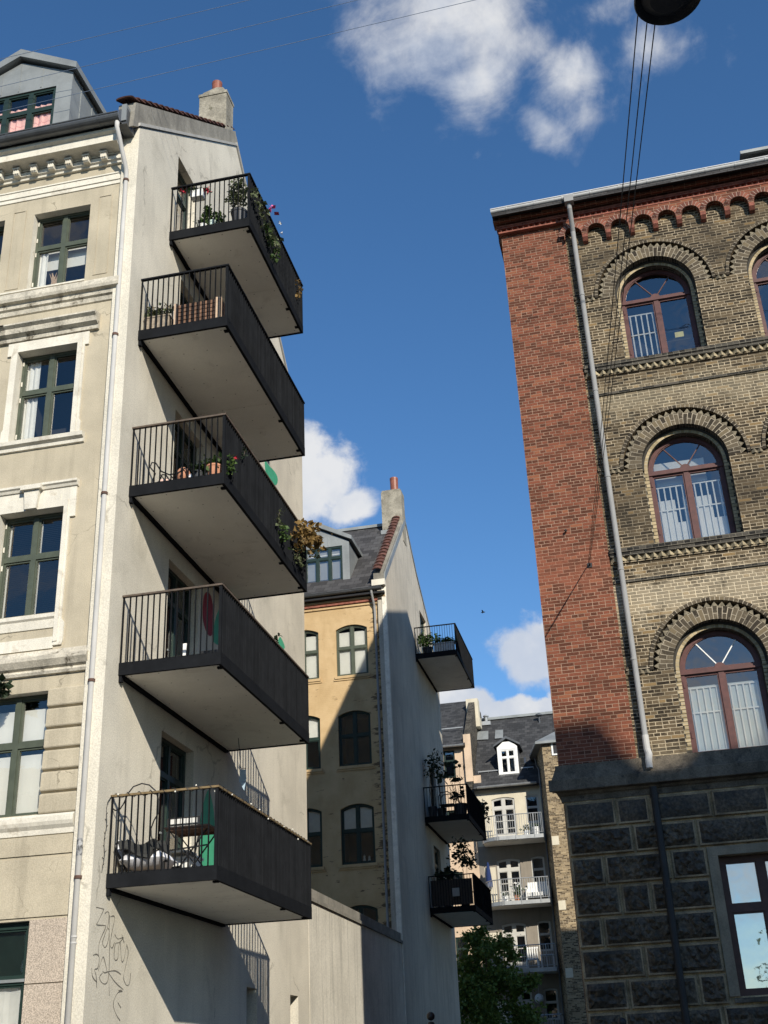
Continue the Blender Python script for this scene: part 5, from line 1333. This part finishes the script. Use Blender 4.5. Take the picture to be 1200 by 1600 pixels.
q = [atX(x, y, 1.72) for x, y in ((398,300),(404,318),(410,334),(414,350),(420,362),(424,372),(430,380))]
hanging('green flowering climber spilling over the long rail of the topmost black balcony', q, 'leafpale', .080, 26, .11, flowers=[(atX(424,325,1.80),.09,'petalpink'), (atX(437,348,1.85),.03,'petalwhite'), (atX(440,364,1.84),.025,'petalwhite')])
q = [atX(x, y, 1.72) for x, y in ((416,358),(424,378),(434,392),(428,402))]
hanging('dark leafy runner low on the long rail of the topmost black balcony', q, 'leaf', .075, 24, .09)
q = [atX(x, y, 1.70) for x, y in ((466,440),(468,452),(467,462))]
hanging('withered vine at the far corner of the topmost black balcony', q, 'leafdry', .06, 18, .07)
# second black balcony from the top
Yb = .62; z = DK[1]
a = onY(230, 500, Yb); b = onY(268, 495, Yb)
PL = thing('planter', 'weathered stone coloured trough with wilted plants on the second black balcony from the top', 'planter', ((a.x+b.x)/2, Yb, z))
mb = MB(); mb.box((a.x, Yb-.12, z), (b.x, Yb+.2, z+.34)); mb.box((a.x-.012, Yb-.13, z+.34), (b.x+.012, Yb+.21, z+.37)); mb.build('trough', MT['concplanter'], PL)
mb = MB()
for k in range(26):
    x = rnd.uniform(a.x+.03, b.x-.02); h = rnd.uniform(.12,.38); mb.tube([(x,Yb,z+.36),(x+rnd.uniform(-.05,.05),Yb,z+.36+h*.6),(x+rnd.uniform(-.12,.12),Yb,z+.36+h)], .005, 4, 1); foliage(mb, (x,Yb,z+.36+h*.6), (.07,.07,.1), 10, .06)
mb.build('foliage', [MT['leafpale'], MT['leafdry']], PL, recalc=False)
a = onY(272, 490, Yb-.1); b = onY(346, 480, Yb-.1)
WB = thing('storage_bench', 'brown slatted storage bench with pale corner posts on the second black balcony from the top', 'storage bench', ((a.x+b.x)/2, Yb, z))
zb_, zt_ = z+.02, atY(310,470,Yb-.1).z
mb = MB(); n = 6
for k in range(n):
    z0 = zb_+.02+(zt_-zb_-.02)*k/n; mb.box((a.x+.03,Yb-.09,z0),(b.x-.03,Yb-.07,z0+(zt_-zb_)/n-.02)); mb.box((a.x+.01,Yb-.07,z0),(a.x+.03,Yb+.4,z0+(zt_-zb_)/n-.02)); mb.box((b.x-.03,Yb-.07,z0),(b.x-.01,Yb+.4,z0+(zt_-zb_)/n-.02))
mb.box((a.x+.05,Yb-.06,zb_),(b.x-.05,Yb+.4,zt_-.03)); mb.build('slat_body', MT['wicker'], WB)
for x in (a.x, b.x-.055, b.x-.12):
    mb = MB(); mb.box((x,Yb-.11,z),(x+.05,Yb-.06,zt_+.01)); mb.build('post', MT['wickerpost'], WB)
# third balcony
z = DK[2]; p = onY(335, 740, .54, z)
potted('terracotta pot with spreading plant at the front corner of the third black balcony', p, .125, .24, 'copper', [(p+Vector((-.17,0,.24)),(.16,.1,.09)), (p+Vector((-.03,0,.33)),(.2,.12,.08)), (p+Vector((.08,0,.27)),(.12,.1,.08)), (p+Vector((-.25,0,.17)),(.09,.08,.1))], 'leaf', .085, 60, flare=1.05)
p = onY(310, 742, .50, z)
potted('small dark pot with a low fern beside the terracotta pot on the third black balcony', p, .08, .16, 'potdark', [(p+Vector((.02,0,.22)),(.12,.1,.1))], 'leafdark', .07, 60)
c0 = onY(262, 745, .50, z)
CH = thing('lounge_chair', 'curved dark wire chair with pale pink covers on the third black balcony', 'chair', tuple(c0))
mb = MB()
for dy in (0, .45):
    B0 = c0+Vector((0,dy-.05,0)); mb.tube([B0+Vector(q) for q in ((-.28,0,.0),(-.2,0,.22),(-.30,0,.36),(-.27,0,.44),(-.20,0,.42),(-.10,0,.25),(.05,0,.16),(.20,0,.17),(.32,0,.24),(.38,0,.14),(.36,0,.0))], .013, 7)
for t in range(5): mb.tube([c0+Vector((-.12+.09*t,-.05,.20-.02*t)), c0+Vector((-.12+.09*t,.4,.20-.02*t))], .009, 6)
mb.build('frame', MT['black'], CH)
mb = MB(); mb.ball(c0+Vector((-.08,.15,.09)), .14, 10, 0, (1.3,1.2,.6)); mb.build('cushion', MT['pinkfabric'], CH, smooth=True)
mb = MB(); mb.ball(c0+Vector((.24,.1,.17)), .15, 10, 0, (.8,1.0,1.1)); mb.build('cushion', MT['copper'], CH, smooth=True)
mb = MB(); mb.ball(c0+Vector((.37,.15,.10)), .11, 10, 0, (.8,1.0,1.1)); mb.build('cushion', MT['cushion'], CH, smooth=True)
hanging('small trailing plant with a red bloom outside the rail corner of the third black balcony', [atX(x,y,1.72) for x,y in ((362,716),(363,726),(362,736))], 'leaf', .06, 26, .07, flowers=[(atX(368,716,1.78),.045,'petalred')])
hanging('grey sprig hanging outside the long rail of the third black balcony', [atX(x,y,1.70) for x,y in ((437,800),(434,810),(436,818))], 'leafpale', .06, 14, .07)
hanging('green tuft with dark roots hanging outside the long rail of the third black balcony', [atX(x,y,1.72) for x,y in ((442,826),(443,834),(444,842))], 'leaf', .075, 26, .09)
hanging('big rust coloured bush overflowing the far corner of the third black balcony', [atX(x,y,1.85) for x,y in ((470,832),(478,826),(486,832),(492,838),(482,842),(473,845),(494,850))], 'leafdry', .095, 75, .17)
hanging('pale green tendrils dangling under the rust coloured bush', [atX(x,y,1.74) for x,y in ((466,862),(463,872),(470,880),(490,866))], 'leafpale', .065, 24, .10)
hanging('tiny dark sprig near the front of the long rail of the third black balcony', [atX(x,y,1.69) for x,y in ((383,704),(381,712))], 'leafdark', .05, 14, .05)
# fourth balcony
z = DK[3]; p = onY(334, 1016, 1.6, z)
ST = thing('stool', 'low black stool beside the door on the fourth black balcony from the top', 'stool', tuple(p))
mb = MB(); mb.box((p.x-.18,p.y-.18,z+.40),(p.x+.18,p.y+.18,z+.44)); mb.build('seat', MT['black'], ST)
for sx in (-1,1):
    for sy_ in (-1,1):
        mb = MB(); mb.bar((p.x+.14*sx,p.y+.14*sy_,z+.40),(p.x+.17*sx,p.y+.17*sy_,z), .025, .025); mb.build('leg', MT['black'], ST)
hanging('small spiky plant standing above the long rail of the fourth black balcony from the top', [atX(x,y,1.60) for x,y in ((433,992),(434,1000))], 'leafdark', .08, 8, .03)
p = onY(305, 1018, 1.2, z)
BX = thing('white_planks', 'two white boards leaning in the doorway of the fourth black balcony from the top', 'boards', tuple(p))
for dx, h in ((-.32,.62),(-.13,.30)):
    mb = MB(); mb.extrude([(p.x+dx,1.35,z+.0),(p.x+dx+.07,1.35,z),(p.x+dx+.07,1.45,z+h),(p.x+dx,1.45,z+h)], (0,.02,0)); mb.build('board', MT['white'], BX)
# lowest balcony
z = DK[4]
c0 = onY(215, 1365, .85, z)
LC = thing('lounge_chair', 'reclining chair with white cushions at the front of the lowest beige building balcony', 'chair', tuple(c0))
def cushion(mb, o, u, v, n_, su, sv, t, m=0):
    o, u, v = Vector(o), Vector(u).normalized(), Vector(v).normalized(); n_ = u.cross(v); N = 8; top = []; bot = []
    for i in range(N+1):
        for j in range(N+1):
            a, b = i/N, j/N; k = (1-(2*a-1)**4)*(1-(2*b-1)**4); w = .5*t*k**.4 if k > 0 else 0
            base = o+u*su*a+v*sv*b; wob = .012*math.sin(a*9+b*5); top.append(base+n_*(w+wob*k)); bot.append(base-n_*w)
    b0 = len(mb.v); mb.v += top+bot; S = N+1
    for i in range(N):
        for j in range(N):
            q = (i*S+j,(i+1)*S+j,(i+1)*S+j+1,i*S+j+1); mb.f.append(tuple(b0+x for x in q)); mb.mi.append(m); mb.f.append(tuple(b0+S*S+x for x in reversed(q))); mb.mi.append(m)
mb = MB(); cushion(mb, (c0.x-.36,.62,z+.60), (.26,0,-.50), (0,1,0), 0, .56, .50, .14); mb.build('back_cushion', MT['cushion'], LC, smooth=True)
mb = MB(); cushion(mb, (c0.x-.12,.44,z+.19), (1,0,.02), (0,1,0), 0, .66, .62, .24); mb.build('seat_cushion', MT['cushion'], LC, smooth=True)
mb = MB()
for yy in (.60, 1.16):
    mb.bar((c0.x-.40,yy,z+.62),(c0.x-.08,yy,z+.10),.03,.03); mb.bar((c0.x-.16,yy,z+.14),(c0.x+.55,yy,z+.16),.03,.03); mb.bar((c0.x+.5,yy,z+.16),(c0.x+.5,yy,z),.03,.03); mb.bar((c0.x-.08,yy,z+.14),(c0.x-.08,yy,z),.03,.03)
mb.build('frame', MT['black'], LC)
BK = MB(); N = 14; g = []
for i in range(N+1):
    for j in range(9):
        u, v = i/N, j/8; x = c0.x-.18+.62*u; y = .40+.66*v
        zz = z+.47+.05*math.sin(u*7+v*3)+.03*math.sin(v*11+u*5) - (.20*max(0,(.25-v))/.25 if .1 < u < .9 else .05)
        zz -= .10*max(0, u-.75)/.25*(1+math.sin(v*9)*.4); g.append(Vector((x+.03*math.sin(v*8), y, zz)))
b0 = 0; BK.v += g
for i in range(N):
    for j in range(8): BK.f.append((i*9+j,(i+1)*9+j,(i+1)*9+j+1,i*9+j+1)); BK.mi.append(0)
o = BK.build('blanket', MT['blanket'], None, recalc=False, loc=(c0.x,.8,z+.4)); tag(o, 'charcoal blanket thrown over the white cushions on the lowest beige building balcony', 'blanket')
so = o.modifiers.new('thickness', 'SOLIDIFY'); so.thickness = .02
a = onY(264, 1285, 1.2); b = onY(333, 1292, 1.2); tz = z+.70
FT = thing('folding_table', 'dark folding table with crossed legs on the lowest beige building balcony', 'table', ((a.x+b.x)/2, 1.4, z))
mb = MB()
for k in range(6): mb.box((a.x, 1.02+.1*k, tz), (b.x, 1.10+.1*k, tz+.025))
mb.box((a.x+.02,1.04,tz-.03),(b.x-.02,1.07,tz)); mb.box((a.x+.02,1.54,tz-.03),(b.x-.02,1.57,tz)); mb.build('tabletop', MT['wicker'], FT)
for yy in (1.10, 1.50):
    mb = MB(); mb.bar((a.x+.06,yy,tz-.02),(b.x-.10,yy,z),.028,.014); mb.bar((b.x-.06,yy+.02,tz-.02),(a.x+.10,yy+.02,z),.028,.014); mb.build('leg', MT['black'], FT)
mb = MB(); mb.bar((a.x+.28,1.10,z+.36),(a.x+.28,1.52,z+.36),.02,.02); mb.bar((a.x+.02,1.12,z+.40),(b.x-.04,1.12,z+.44),.02,.02); mb.build('stretcher', MT['black'], FT)
q = onY(285, 1290, 1.9, z)
SC = thing('folding_chair', 'pale slatted folding chair behind the folding table on the lowest beige building balcony', 'chair', tuple(q))
mb = MB()
for zz in (.84, .95):
    for k in range(5): mb.box((q.x-.22+.095*k, 1.90, z+zz), (q.x-.14+.095*k, 1.915, z+zz+.075))
mb.build('backrest', MT['whiteboard'], SC)
mb = MB()
for x in (q.x-.25, q.x+.27): mb.bar((x,1.92,z+1.04),(x,1.98,z),.022,.022)
mb.bar((q.x-.25,1.93,z+1.04),(q.x+.27,1.93,z+1.04),.02,.02); mb.bar((q.x-.25,1.93,z+.93),(q.x+.27,1.93,z+.93),.015,.015); mb.bar((q.x-.25,1.6,z+.45),(q.x+.27,1.6,z+.45),.02,.02); mb.bar((q.x-.25,1.55,z),(q.x-.25,1.93,z+.8),.02,.02); mb.bar((q.x+.27,1.55,z),(q.x+.27,1.93,z+.8),.02,.02); mb.build('frame', MT['black'], SC)
mb = MB(); mb.box((q.x-.24,1.5,z+.44),(q.x+.26,1.88,z+.465)); mb.build('seat', MT['whiteboard'], SC)
p = onY(289, 1345, 1.75, z)
PC = thing('storage_box', 'white ribbed box standing under the folding table on the lowest beige building balcony', 'box', tuple(p))
mb = MB(); mb.box((p.x-.16,1.66,z),(p.x+.20,1.95,z+.36)); 
for k in range(6): mb.box((p.x-.15+.065*k,1.65,z+.02),(p.x-.11+.065*k,1.66,z+.34))
mb.box((p.x-.18,1.64,z+.36),(p.x+.22,1.97,z+.40)); mb.build('body', MT['whitein'], PC)
hp = [onY(150+x/6, 1200+y/6, .42) for x, y in ((70,200),(90,290),(130,360),(180,398),(225,385),(262,330),(300,240),(350,175),(430,145),(500,160),(560,215),(590,310),(585,420),(545,490),(515,570),(518,640),(535,690))]
mb = MB(); mb.tube(hp, .010, 7); tag(mb.build('loose_cable', MT['black'], None, loc=tuple(hp[0]), smooth=True), 'thin black cable looping over the front rail of the lowest beige building balcony', 'cable')
# string of lights twisted round the lowest rail
zr = BZ[4]+BHR-.012; pth = []
for k in range(200):
    t = k/199; L1 = 1.62; tot = L1+4.9; s = t*tot
    c = Vector((.02+s, BY0[4]+.02, zr)) if s < L1 else Vector((BD-.02, BY0[4]+.02+s-L1, zr)); a = k*1.15
    off = (Vector((0, math.cos(a), math.sin(a))) if s < L1 else Vector((math.cos(a), 0, math.sin(a))))*.038; pth.append(c+off)
SLT = thing('string_lights', 'string of small bulbs twisted round the ochre rail of the lowest beige building balcony', 'string lights', tuple(pth[0]))
mb = MB(); mb.tube(pth, .006, 4); vv = [Vector((.02, BY0[4]-.02, zr))]; 
for k in range(12): vv.append(Vector((.015-.012*math.sin(k*1.3), BY0[4]-.13-.01*k*.3, zr-.12-.09*k)))
mb.tube(vv, .006, 4)
for k in range(1, 12):
    mb.tube([vv[k], vv[k]+Vector((.03 if k % 2 else -.02, -.02, .03))], .005, 4)
mb.build('wire', MT['black'], SLT)
mb = MB()
for k in range(3, 200, 9): mb.ball(pth[k]+Vector((0,0,.02 if k % 2 else -.03)), .014, 5)
mb.build('light_bulb', MT['bulb'], SLT)
BN = thing('bunting', 'blue pennant hanging from a cord above the long rail of the lowest beige building balcony', 'bunting', tuple(onY(379,1215,4.2)))
q0 = onY(376, 1200, 4.2); mb = MB(); mb.tube([q0+Vector((-.05,0,.55)), q0, q0+Vector((.10,.0,-.02))], .006, 4); mb.build('cord', MT['black'], BN)
q = onY(379, 1216, 4.2); mb = MB(); mb.extrude([q+Vector((-.05,0,.16)), q+Vector((.05,0,.15)), q+Vector((.07,0,.0)), q+Vector((.03,0,-.22)), q+Vector((-.06,0,-.05))], (0,.012,0)); mb.build('pennant', plain('pale blue cloth', (.42,.55,.66), .9, .1, 5), BN)

hanging('dark spiky plant hanging on the beige street front at the left edge', [atY(2,1076,-.22), atY(4,1070,-.24), atY(3,1084,-.22)], 'leafdark', .11, 26, .08)
# balconies of the ochre building
z = YBZ[0]+.2
p = Vector((.42, 27.2, z)); potted('round leafy bush at the wall end of the upper ochre building balcony', p, .2, .34, 'potdark', [(p+Vector((0,0,.55)),(.3,.25,.25)), (p+Vector((.1,0,.75)),(.22,.2,.2)), (p+Vector((-.15,0,.7)),(.2,.2,.25))], 'leaf', .11, 90)
HX = thing('planter', 'long grey planter with a low hedge along the front of the upper ochre building balcony', 'planter', (1.1, 26.95, z))
mb = MB(); mb.box((.72, 26.86, z), (1.50, 27.12, z+.34)); mb.box((.70, 26.84, z+.34), (1.52, 27.14, z+.38)); mb.build('trough', MT['balgrey'], HX)
mb = MB()
for k in range(7): foliage(mb, (.78+.11*k, 27.0, z+.46+.05*math.sin(k*2)), (.12,.12,.12), 60, .09)
mb.build('foliage', MT['leaf'], HX, recalc=False)
z = YBZ[1]+.2
for i, (x, y, lab) in enumerate(((.25, 27.1, 'tall spindly olive tree nearest the wall on the middle ochre building balcony'), (.52, 27.5, 'second spindly tree behind the olive on the middle ochre building balcony'))):
    p = Vector((x,y,z)); potted(lab, p, .17, .40, 'potdark', [(p+Vector((rnd.uniform(-.15,.15),0,1.65+.2*k)),(.26,.22,.2)) for k in range(4)], 'leafdark', .09, 55)
p = Vector((1.30, 27.1, z)); o = potted('big leaved fig in a black pot at the middle ochre building balcony corner', p, .24, .42, 'potdark', [(p+Vector(q), (.12,.11,.11)) for q in ((-.42,0,1.55),(-.5,0,1.95),(-.22,0,1.45),(-.02,0,1.35),(.05,0,1.8),(-.65,.1,1.5),(.0,0,.75),(-.2,0,.65),(.1,.1,.9))], 'leafdark', .19, 11)
p = Vector((.80, 27.0, z)); CHB = thing('garden_chair', 'black tube armchair among the pots on the middle ochre building balcony', 'chair', tuple(p))
mb = MB()
for dy in (0,.45): mb.tube([p+Vector((-.28,dy,0)),p+Vector((-.28,dy,.75)),p+Vector((-.2,dy,.88)),p+Vector((.05,dy,.9)),p+Vector((.22,dy,.78)),p+Vector((.26,dy,.5)),p+Vector((.3,dy,0))], .018, 7)
mb.build('frame', MT['black'], CHB); mb = MB(); mb.box(p+Vector((-.26,.0,.42)), p+Vector((.26,.45,.46))); mb.build('seat', MT['black'], CHB)
hanging('leafy plant trailing over the far rail of the middle ochre building balcony', [(1.66,29.9,z+.95),(1.7,30.3,z+.85),(1.7,30.8,z+.7)], 'leafdark', .11, 50, .2)
z = YBZ[2]+.2
p = Vector((1.15, 27.6, z)); potted('clipped standard tree rising above the rail of the lowest ochre building balcony', p, .18, .38, 'potdark', [(p+Vector((.0,0,1.85)),(.42,.4,.36)), (p+Vector((-.05,0,2.2)),(.32,.3,.25)), (p+Vector((.15,0,1.6)),(.3,.3,.2))], 'leafdark', .12, 150)
p = Vector((.45, 28.0, z)); potted('arching palm in the corner of the lowest ochre building balcony', p, .16, .34, 'potdark', [(p+Vector((.1*k-.2,0,1.2+.15*math.sin(k*2))),(.22,.2,.18)) for k in range(5)], 'leafdark', .2, 22)
RS = MB(); RS.box((.06, 26.83, YBZ[2]+.25), (1.54, 26.845, YBZ[2]+1.12)); tag(RS.build('reed_screen', plain('brown reed matting', (.075,.06,.05), .9, .3, 30), None, loc=(.8,26.83,YBZ[2]+.25)), 'brown reed screen behind the front bars of the lowest ochre building balcony', 'screen')
q = atY(714, 1395, 26.8); PN = MB(); PN.box((q.x-.15,26.735,q.z-.12),(q.x+.10,26.745,q.z+.16)); tag(PN.build('notice', MT['concrete'], None, loc=tuple(q)), 'small pale notice tied to the front bars of the lowest ochre building balcony', 'notice')

# far balconies
def tub(label, p, blobs, leaf, n, flowers=(), potm='potwhite', r=.14, h=.3): return potted(label, p, r, h, potm, [(Vector(p)+Vector(q), rad) for q, rad in blobs], leaf, .1, n, flowers=[(Vector(p)+Vector(q), rr, fm) for q, rr, fm in flowers])
tub('white pot with pale flowers on the upper galvanised balcony', (2.05,44.2,FL[0]), [((0,0,.42),(.2,.18,.15))], 'leafpale', 60, [((-.08,0,.5),.1,'petalwhite'),((.1,0,.48),.1,'petalwhite')])
tub('white square pot with a bush at the right end of the upper galvanised balcony', (2.55,44.2,FL[0]), [((0,0,.5),(.2,.18,.18))], 'leaf', 60, r=.2, h=.42)
tub('white flowering pot at the left of the middle galvanised balcony', (.75,44.05,FL[1]), [((0,0,.35),(.2,.15,.15))], 'leaf', 50, [((-.1,0,.45),.1,'petalwhite'),((.1,0,.38),.1,'petalwhite')])
tub('terracotta pot with tall white flowers at the centre of the middle galvanised balcony', (1.30,44.02,FL[1]), [((0,0,.45),(.25,.2,.2)),((.1,0,.62),(.2,.2,.15))], 'leaf', 70, [((-.15,0,.68),.11,'petalwhite'),((.05,0,.8),.11,'petalwhite'),((.22,0,.6),.1,'petalwhite')], 'copper')
SB = thing('garden_sofa', 'white wicker bench at the right of the middle galvanised balcony', 'bench', (2.3,44.4,FL[1]))
mb = MB(); mb.box((1.78,44.3,FL[1]+.25),(2.78,44.8,FL[1]+.42)); mb.build('seat', MT['white'], SB)
mb = MB(); mb.box((1.78,44.75,FL[1]+.42),(2.78,44.82,FL[1]+.95)); 
mb.build('backrest', MT['white'], SB)
for x in (1.70, 2.78):
    mb = MB(); mb.box((x,44.25,FL[1]),(x+.08,44.82,FL[1]+.66)); mb.build('armrest', MT['white'], SB)
CT = thing('white_chair', 'white garden chair at the centre of the lower galvanised balcony', 'chair', (1.75,44.35,FL[2]))
mb = MB()
for k in range(5): mb.box((1.50+.11*k,44.55,FL[2]+.42),(1.56+.11*k,44.58,FL[2]+.95))
mb.box((1.46,44.54,FL[2]+.92),(2.04,44.6,FL[2]+1.0)); mb.build('backrest', MT['white'], CT)
mb = MB(); mb.box((1.46,44.1,FL[2]+.40),(2.04,44.55,FL[2]+.45)); mb.build('seat', MT['white'], CT)
for x in (1.46,1.99):
    for y in (44.1,44.5): mb = MB(); mb.box((x,y,FL[2]),(x+.05,y+.05,FL[2]+.42)); mb.build('leg', MT['white'], CT)
WT = thing('white_table', 'low white table at the right of the lower galvanised balcony', 'table', (2.5,44.35,FL[2]))
mb = MB(); mb.box((2.15,44.1,FL[2]+.55),(2.8,44.65,FL[2]+.60)); mb.build('tabletop', MT['whiteboard'], WT)
for x in (2.17,2.73):
    for y in (44.12,44.58): mb = MB(); mb.box((x,y,FL[2]),(x+.05,y+.05,FL[2]+.55)); mb.build('leg', MT['whiteboard'], WT)
PA = thing('parasol', 'folded blue parasol at the left end of the middle galvanised balcony', 'parasol', (-.02,44.2,FL[1]))
mb = MB(); mb.tube([(-.02,44.2,FL[1]),(-.02,44.2,FL[1]+2.0)], .02, 8); mb.build('pole', MT['white'], PA)
mb = MB(); mb.lathe([(.03,FL[1]+.75),(.17,FL[1]+.8),(.13,FL[1]+1.3),(.06,FL[1]+1.9),(.02,FL[1]+2.0)], (-.02,44.2,0), 10); mb.build('canopy', MT['blue'], PA)
LN = MB(); q = atY(785,1435+130,44.3); q = Vector((1.9,44.3,FL[3]+1.75)); LN.ball(q, .22, 14); LN.tube([q+Vector((0,0,.2)), Vector((q.x,q.y,FL[2]-.22))], .006, 5); tag(LN.build('paper_lantern', MT['whiteboard'], None, smooth=True, loc=tuple(q)), 'round white paper lantern hanging under the lower galvanised balcony', 'lantern')

# ball-topped iron posts and the bird
for (x, y, Y, r, lab) in ((673,1588,10.0,.085,'black iron post with ball finial in front of the grey courtyard wall'), (972,1597,5.0,.07,'black iron post with ball finial in front of the black stone base')):
    q = atY(x, y, Y); o = thing('iron_post', lab, 'post', (q.x, Y, 0), 'ball topped iron posts')
    mb = MB(); mb.lathe([(.09,0),(.09,.3),(.05,.34),(.045,q.z-.32),(.09,q.z-.28),(.11,q.z-.20),(.05,q.z-r*1.2)], (q.x,Y,0), 14); mb.build('shaft', MT['black'], o)
    mb = MB(); mb.ball(q, r, 12); mb.build('finial', MT['black'], o, smooth=True)
q = CAM + ray(755,957).normalized()*110
mb = MB(); mb.tube([q+Vector((-.22,0,0)),q+Vector((-.12,0,.02)),q+Vector((0,0,.03)),q+Vector((.13,0,.03)),q+Vector((.2,0,.02))], [.01,.05,.07,.045,.01], 8)
for s in (1,-1):
    mb.extrude([q+Vector((.06,0,.04)), q+Vector((-.08,0,.04)), q+Vector((-.10,s*.28,.12)), q+Vector((-.14,s*.5,.06)), q+Vector((.0,s*.28,.13))], (0,0,.012))
tag(mb.build('bird', MT['black'], None, loc=tuple(q)), 'tiny dark bird gliding in the open sky between the buildings', 'bird')

# ================================================================== SKY, SUN
L = Vector((-1, 1.68, -1.0)).normalized()
sd = bpy.data.lights.new('sun', 'SUN'); sd.energy = 5.0; sd.angle = R(.5); sd.color = (1.0, .93, .81)
so = bpy.data.objects.new('sun', sd); COL.objects.link(so); so.rotation_mode = 'QUATERNION'; so.rotation_quaternion = L.to_track_quat('-Z', 'Y'); so.location = (30,-60,60)
W = bpy.data.worlds.new('World'); scene.world = W; W.use_nodes = True
nt = NT(W.node_tree); nt.n.clear()
wo = nt.new('ShaderNodeOutputWorld')
sky = nt.new('ShaderNodeTexSky', sky_type='NISHITA'); sky.sun_disc = False
el = math.asin(-L.z); sky.sun_elevation = el; sky.sun_rotation = math.atan2(-L.x, -L.y)
sky.air_density = 1.0; sky.dust_density = 0.0; sky.ozone_density = 4.5; sky.altitude = 0
bgs = nt.new('ShaderNodeBackground'); bgs.inputs[1].default_value = .136
hs = nt.new('ShaderNodeHueSaturation'); hs.inputs['Saturation'].default_value = 1.13; nt.l.new(sky.outputs[0], hs.inputs['Color']); nt.l.new(hs.outputs[0], bgs.inputs[0])
dirv = nt.new('ShaderNodeTexCoord').outputs['Generated']
def dot(v, c):
    nd = nt.new('ShaderNodeVectorMath', operation='DOT_PRODUCT'); nt.put(nd.inputs[0], v); nd.inputs[1].default_value = c; return nd.outputs['Value']
# clouds: patches given by compass direction and elevation, broken up by fractal noise over the sky dome
CLOUDS = [ # px, py of the patch centre, half extents, rotation, weight
 (720,30,185,130,0,1.15), (755,130,95,95,10,1.15), (630,50,125,95,10,.80), (600,95,70,60,0,.55), (885,130,110,95,-35,1.15), (820,70,90,70,0,.95), (850,195,75,45,-35,1.0), (1010,75,125,80,0,.85), (930,20,120,70,0,.75), (720,-90,280,130,0,1.1)]
MID = [(495,750,105,72,35,1.15), (552,790,52,34,30,1.0), (470,705,75,55,20,1.1), (835,1030,80,52,-20,1.15), (890,1000,85,65,0,1.15)]
LOW = [(700,1112,85,48,8,1.3), (775,1128,105,36,12,1.25), (865,1122,50,34,-15,1.25), (640,1100,80,50,0,1.2), (930,1110,90,50,0,1.2)]
fb1 = nt.noise(dirv, 8.0, 9, .62, .9); fb2 = nt.noise(dirv, 26.0, 7, .6, .3); fb3 = nt.noise(dirv, 14, 5, .55)
def patchset(lst, k1, k2, lo, hi):
    acc = None
    for (x, y, a, b, rot, wgt) in lst:
        n = ray(x, y).normalized(); e1 = (RT - n*RT.dot(n)).normalized(); e2 = n.cross(e1)
        c, s = math.cos(R(rot)), math.sin(R(rot)); g1 = e1*c - e2*s; g2 = e1*s + e2*c
        k = (ray(x,y).length)
        u = dot(dirv, tuple(g1/(a/F_PX/k))); v = dot(dirv, tuple(g2/(b/F_PX/k))); w = dot(dirv, tuple(n))
        r2 = nt.math('ADD', nt.math('MULTIPLY', u, u), nt.math('MULTIPLY', v, v))
        f = nt.math('MULTIPLY', nt.math('SUBTRACT', 1.0, nt.math('SQRT', r2)), wgt)
        f = nt.math('MULTIPLY', f, 1.0) if False else nt.math('SUBTRACT', f, nt.math('MULTIPLY', nt.math('LESS_THAN', w, .2), 50))
        acc = f if acc is None else nt.math('MAXIMUM', acc, f)
    acc = nt.math('MAXIMUM', acc, -1.0)
    t = nt.math('ADD', acc, nt.math('MULTIPLY', nt.math('SUBTRACT', fb1, .5), k1)); t = nt.math('ADD', t, nt.math('MULTIPLY', nt.math('SUBTRACT', fb2, .5), k2))
    return nt.ramp(t, lo, hi)
dA = nt.math('MULTIPLY', patchset(CLOUDS, 2.1, 1.4, .0, 1.25), .90)
dM = nt.math('MULTIPLY', patchset(MID, 1.5, 1.5, .04, .62), .92)
dB = patchset(LOW, 1.0, 1.0, .0, .22)
# unseen clouds added behind and beside the view for reflections and fill
back = nt.ramp(dot(dirv, tuple(Vector((FW.x, FW.y, 0)).normalized())), -.1, .55, 1, 0)
dC = nt.math('MULTIPLY', nt.ramp(nt.noise(dirv, 3.2, 8, .6, .3), .535, .74), back)
den = nt.math('MAXIMUM', nt.math('MAXIMUM', nt.math('MAXIMUM', dA, dM), dB), dC)
ccol = nt.mix(nt.ramp(fb3, .35, .65), (.70,.76,.87), (1,1,1))
bgc = nt.new('ShaderNodeBackground'); ccol = nt.mix(back, ccol, (1, .90, .72)); nt.put(bgc.inputs[0], ccol); bgc.inputs[1].default_value = .78  # out-of-view clouds tinted warm so the shade turns less blue
mx = nt.new('ShaderNodeMixShader'); nt.put(mx.inputs[0], den); nt.l.new(bgs.outputs[0], mx.inputs[1]); nt.l.new(bgc.outputs[0], mx.inputs[2]); nt.l.new(mx.outputs[0], wo.inputs[0])

scene.view_settings.view_transform = 'Standard'; scene.view_settings.look = 'None'
scene.view_settings.exposure = 0.12; scene.view_settings.gamma = 1.0; scene.view_settings.use_curve_mapping = False
scene.cycles.max_bounces = 8; scene.cycles.diffuse_bounces = 2; scene.cycles.transparent_max_bounces = 16; scene.cycles.glossy_bounces = 4
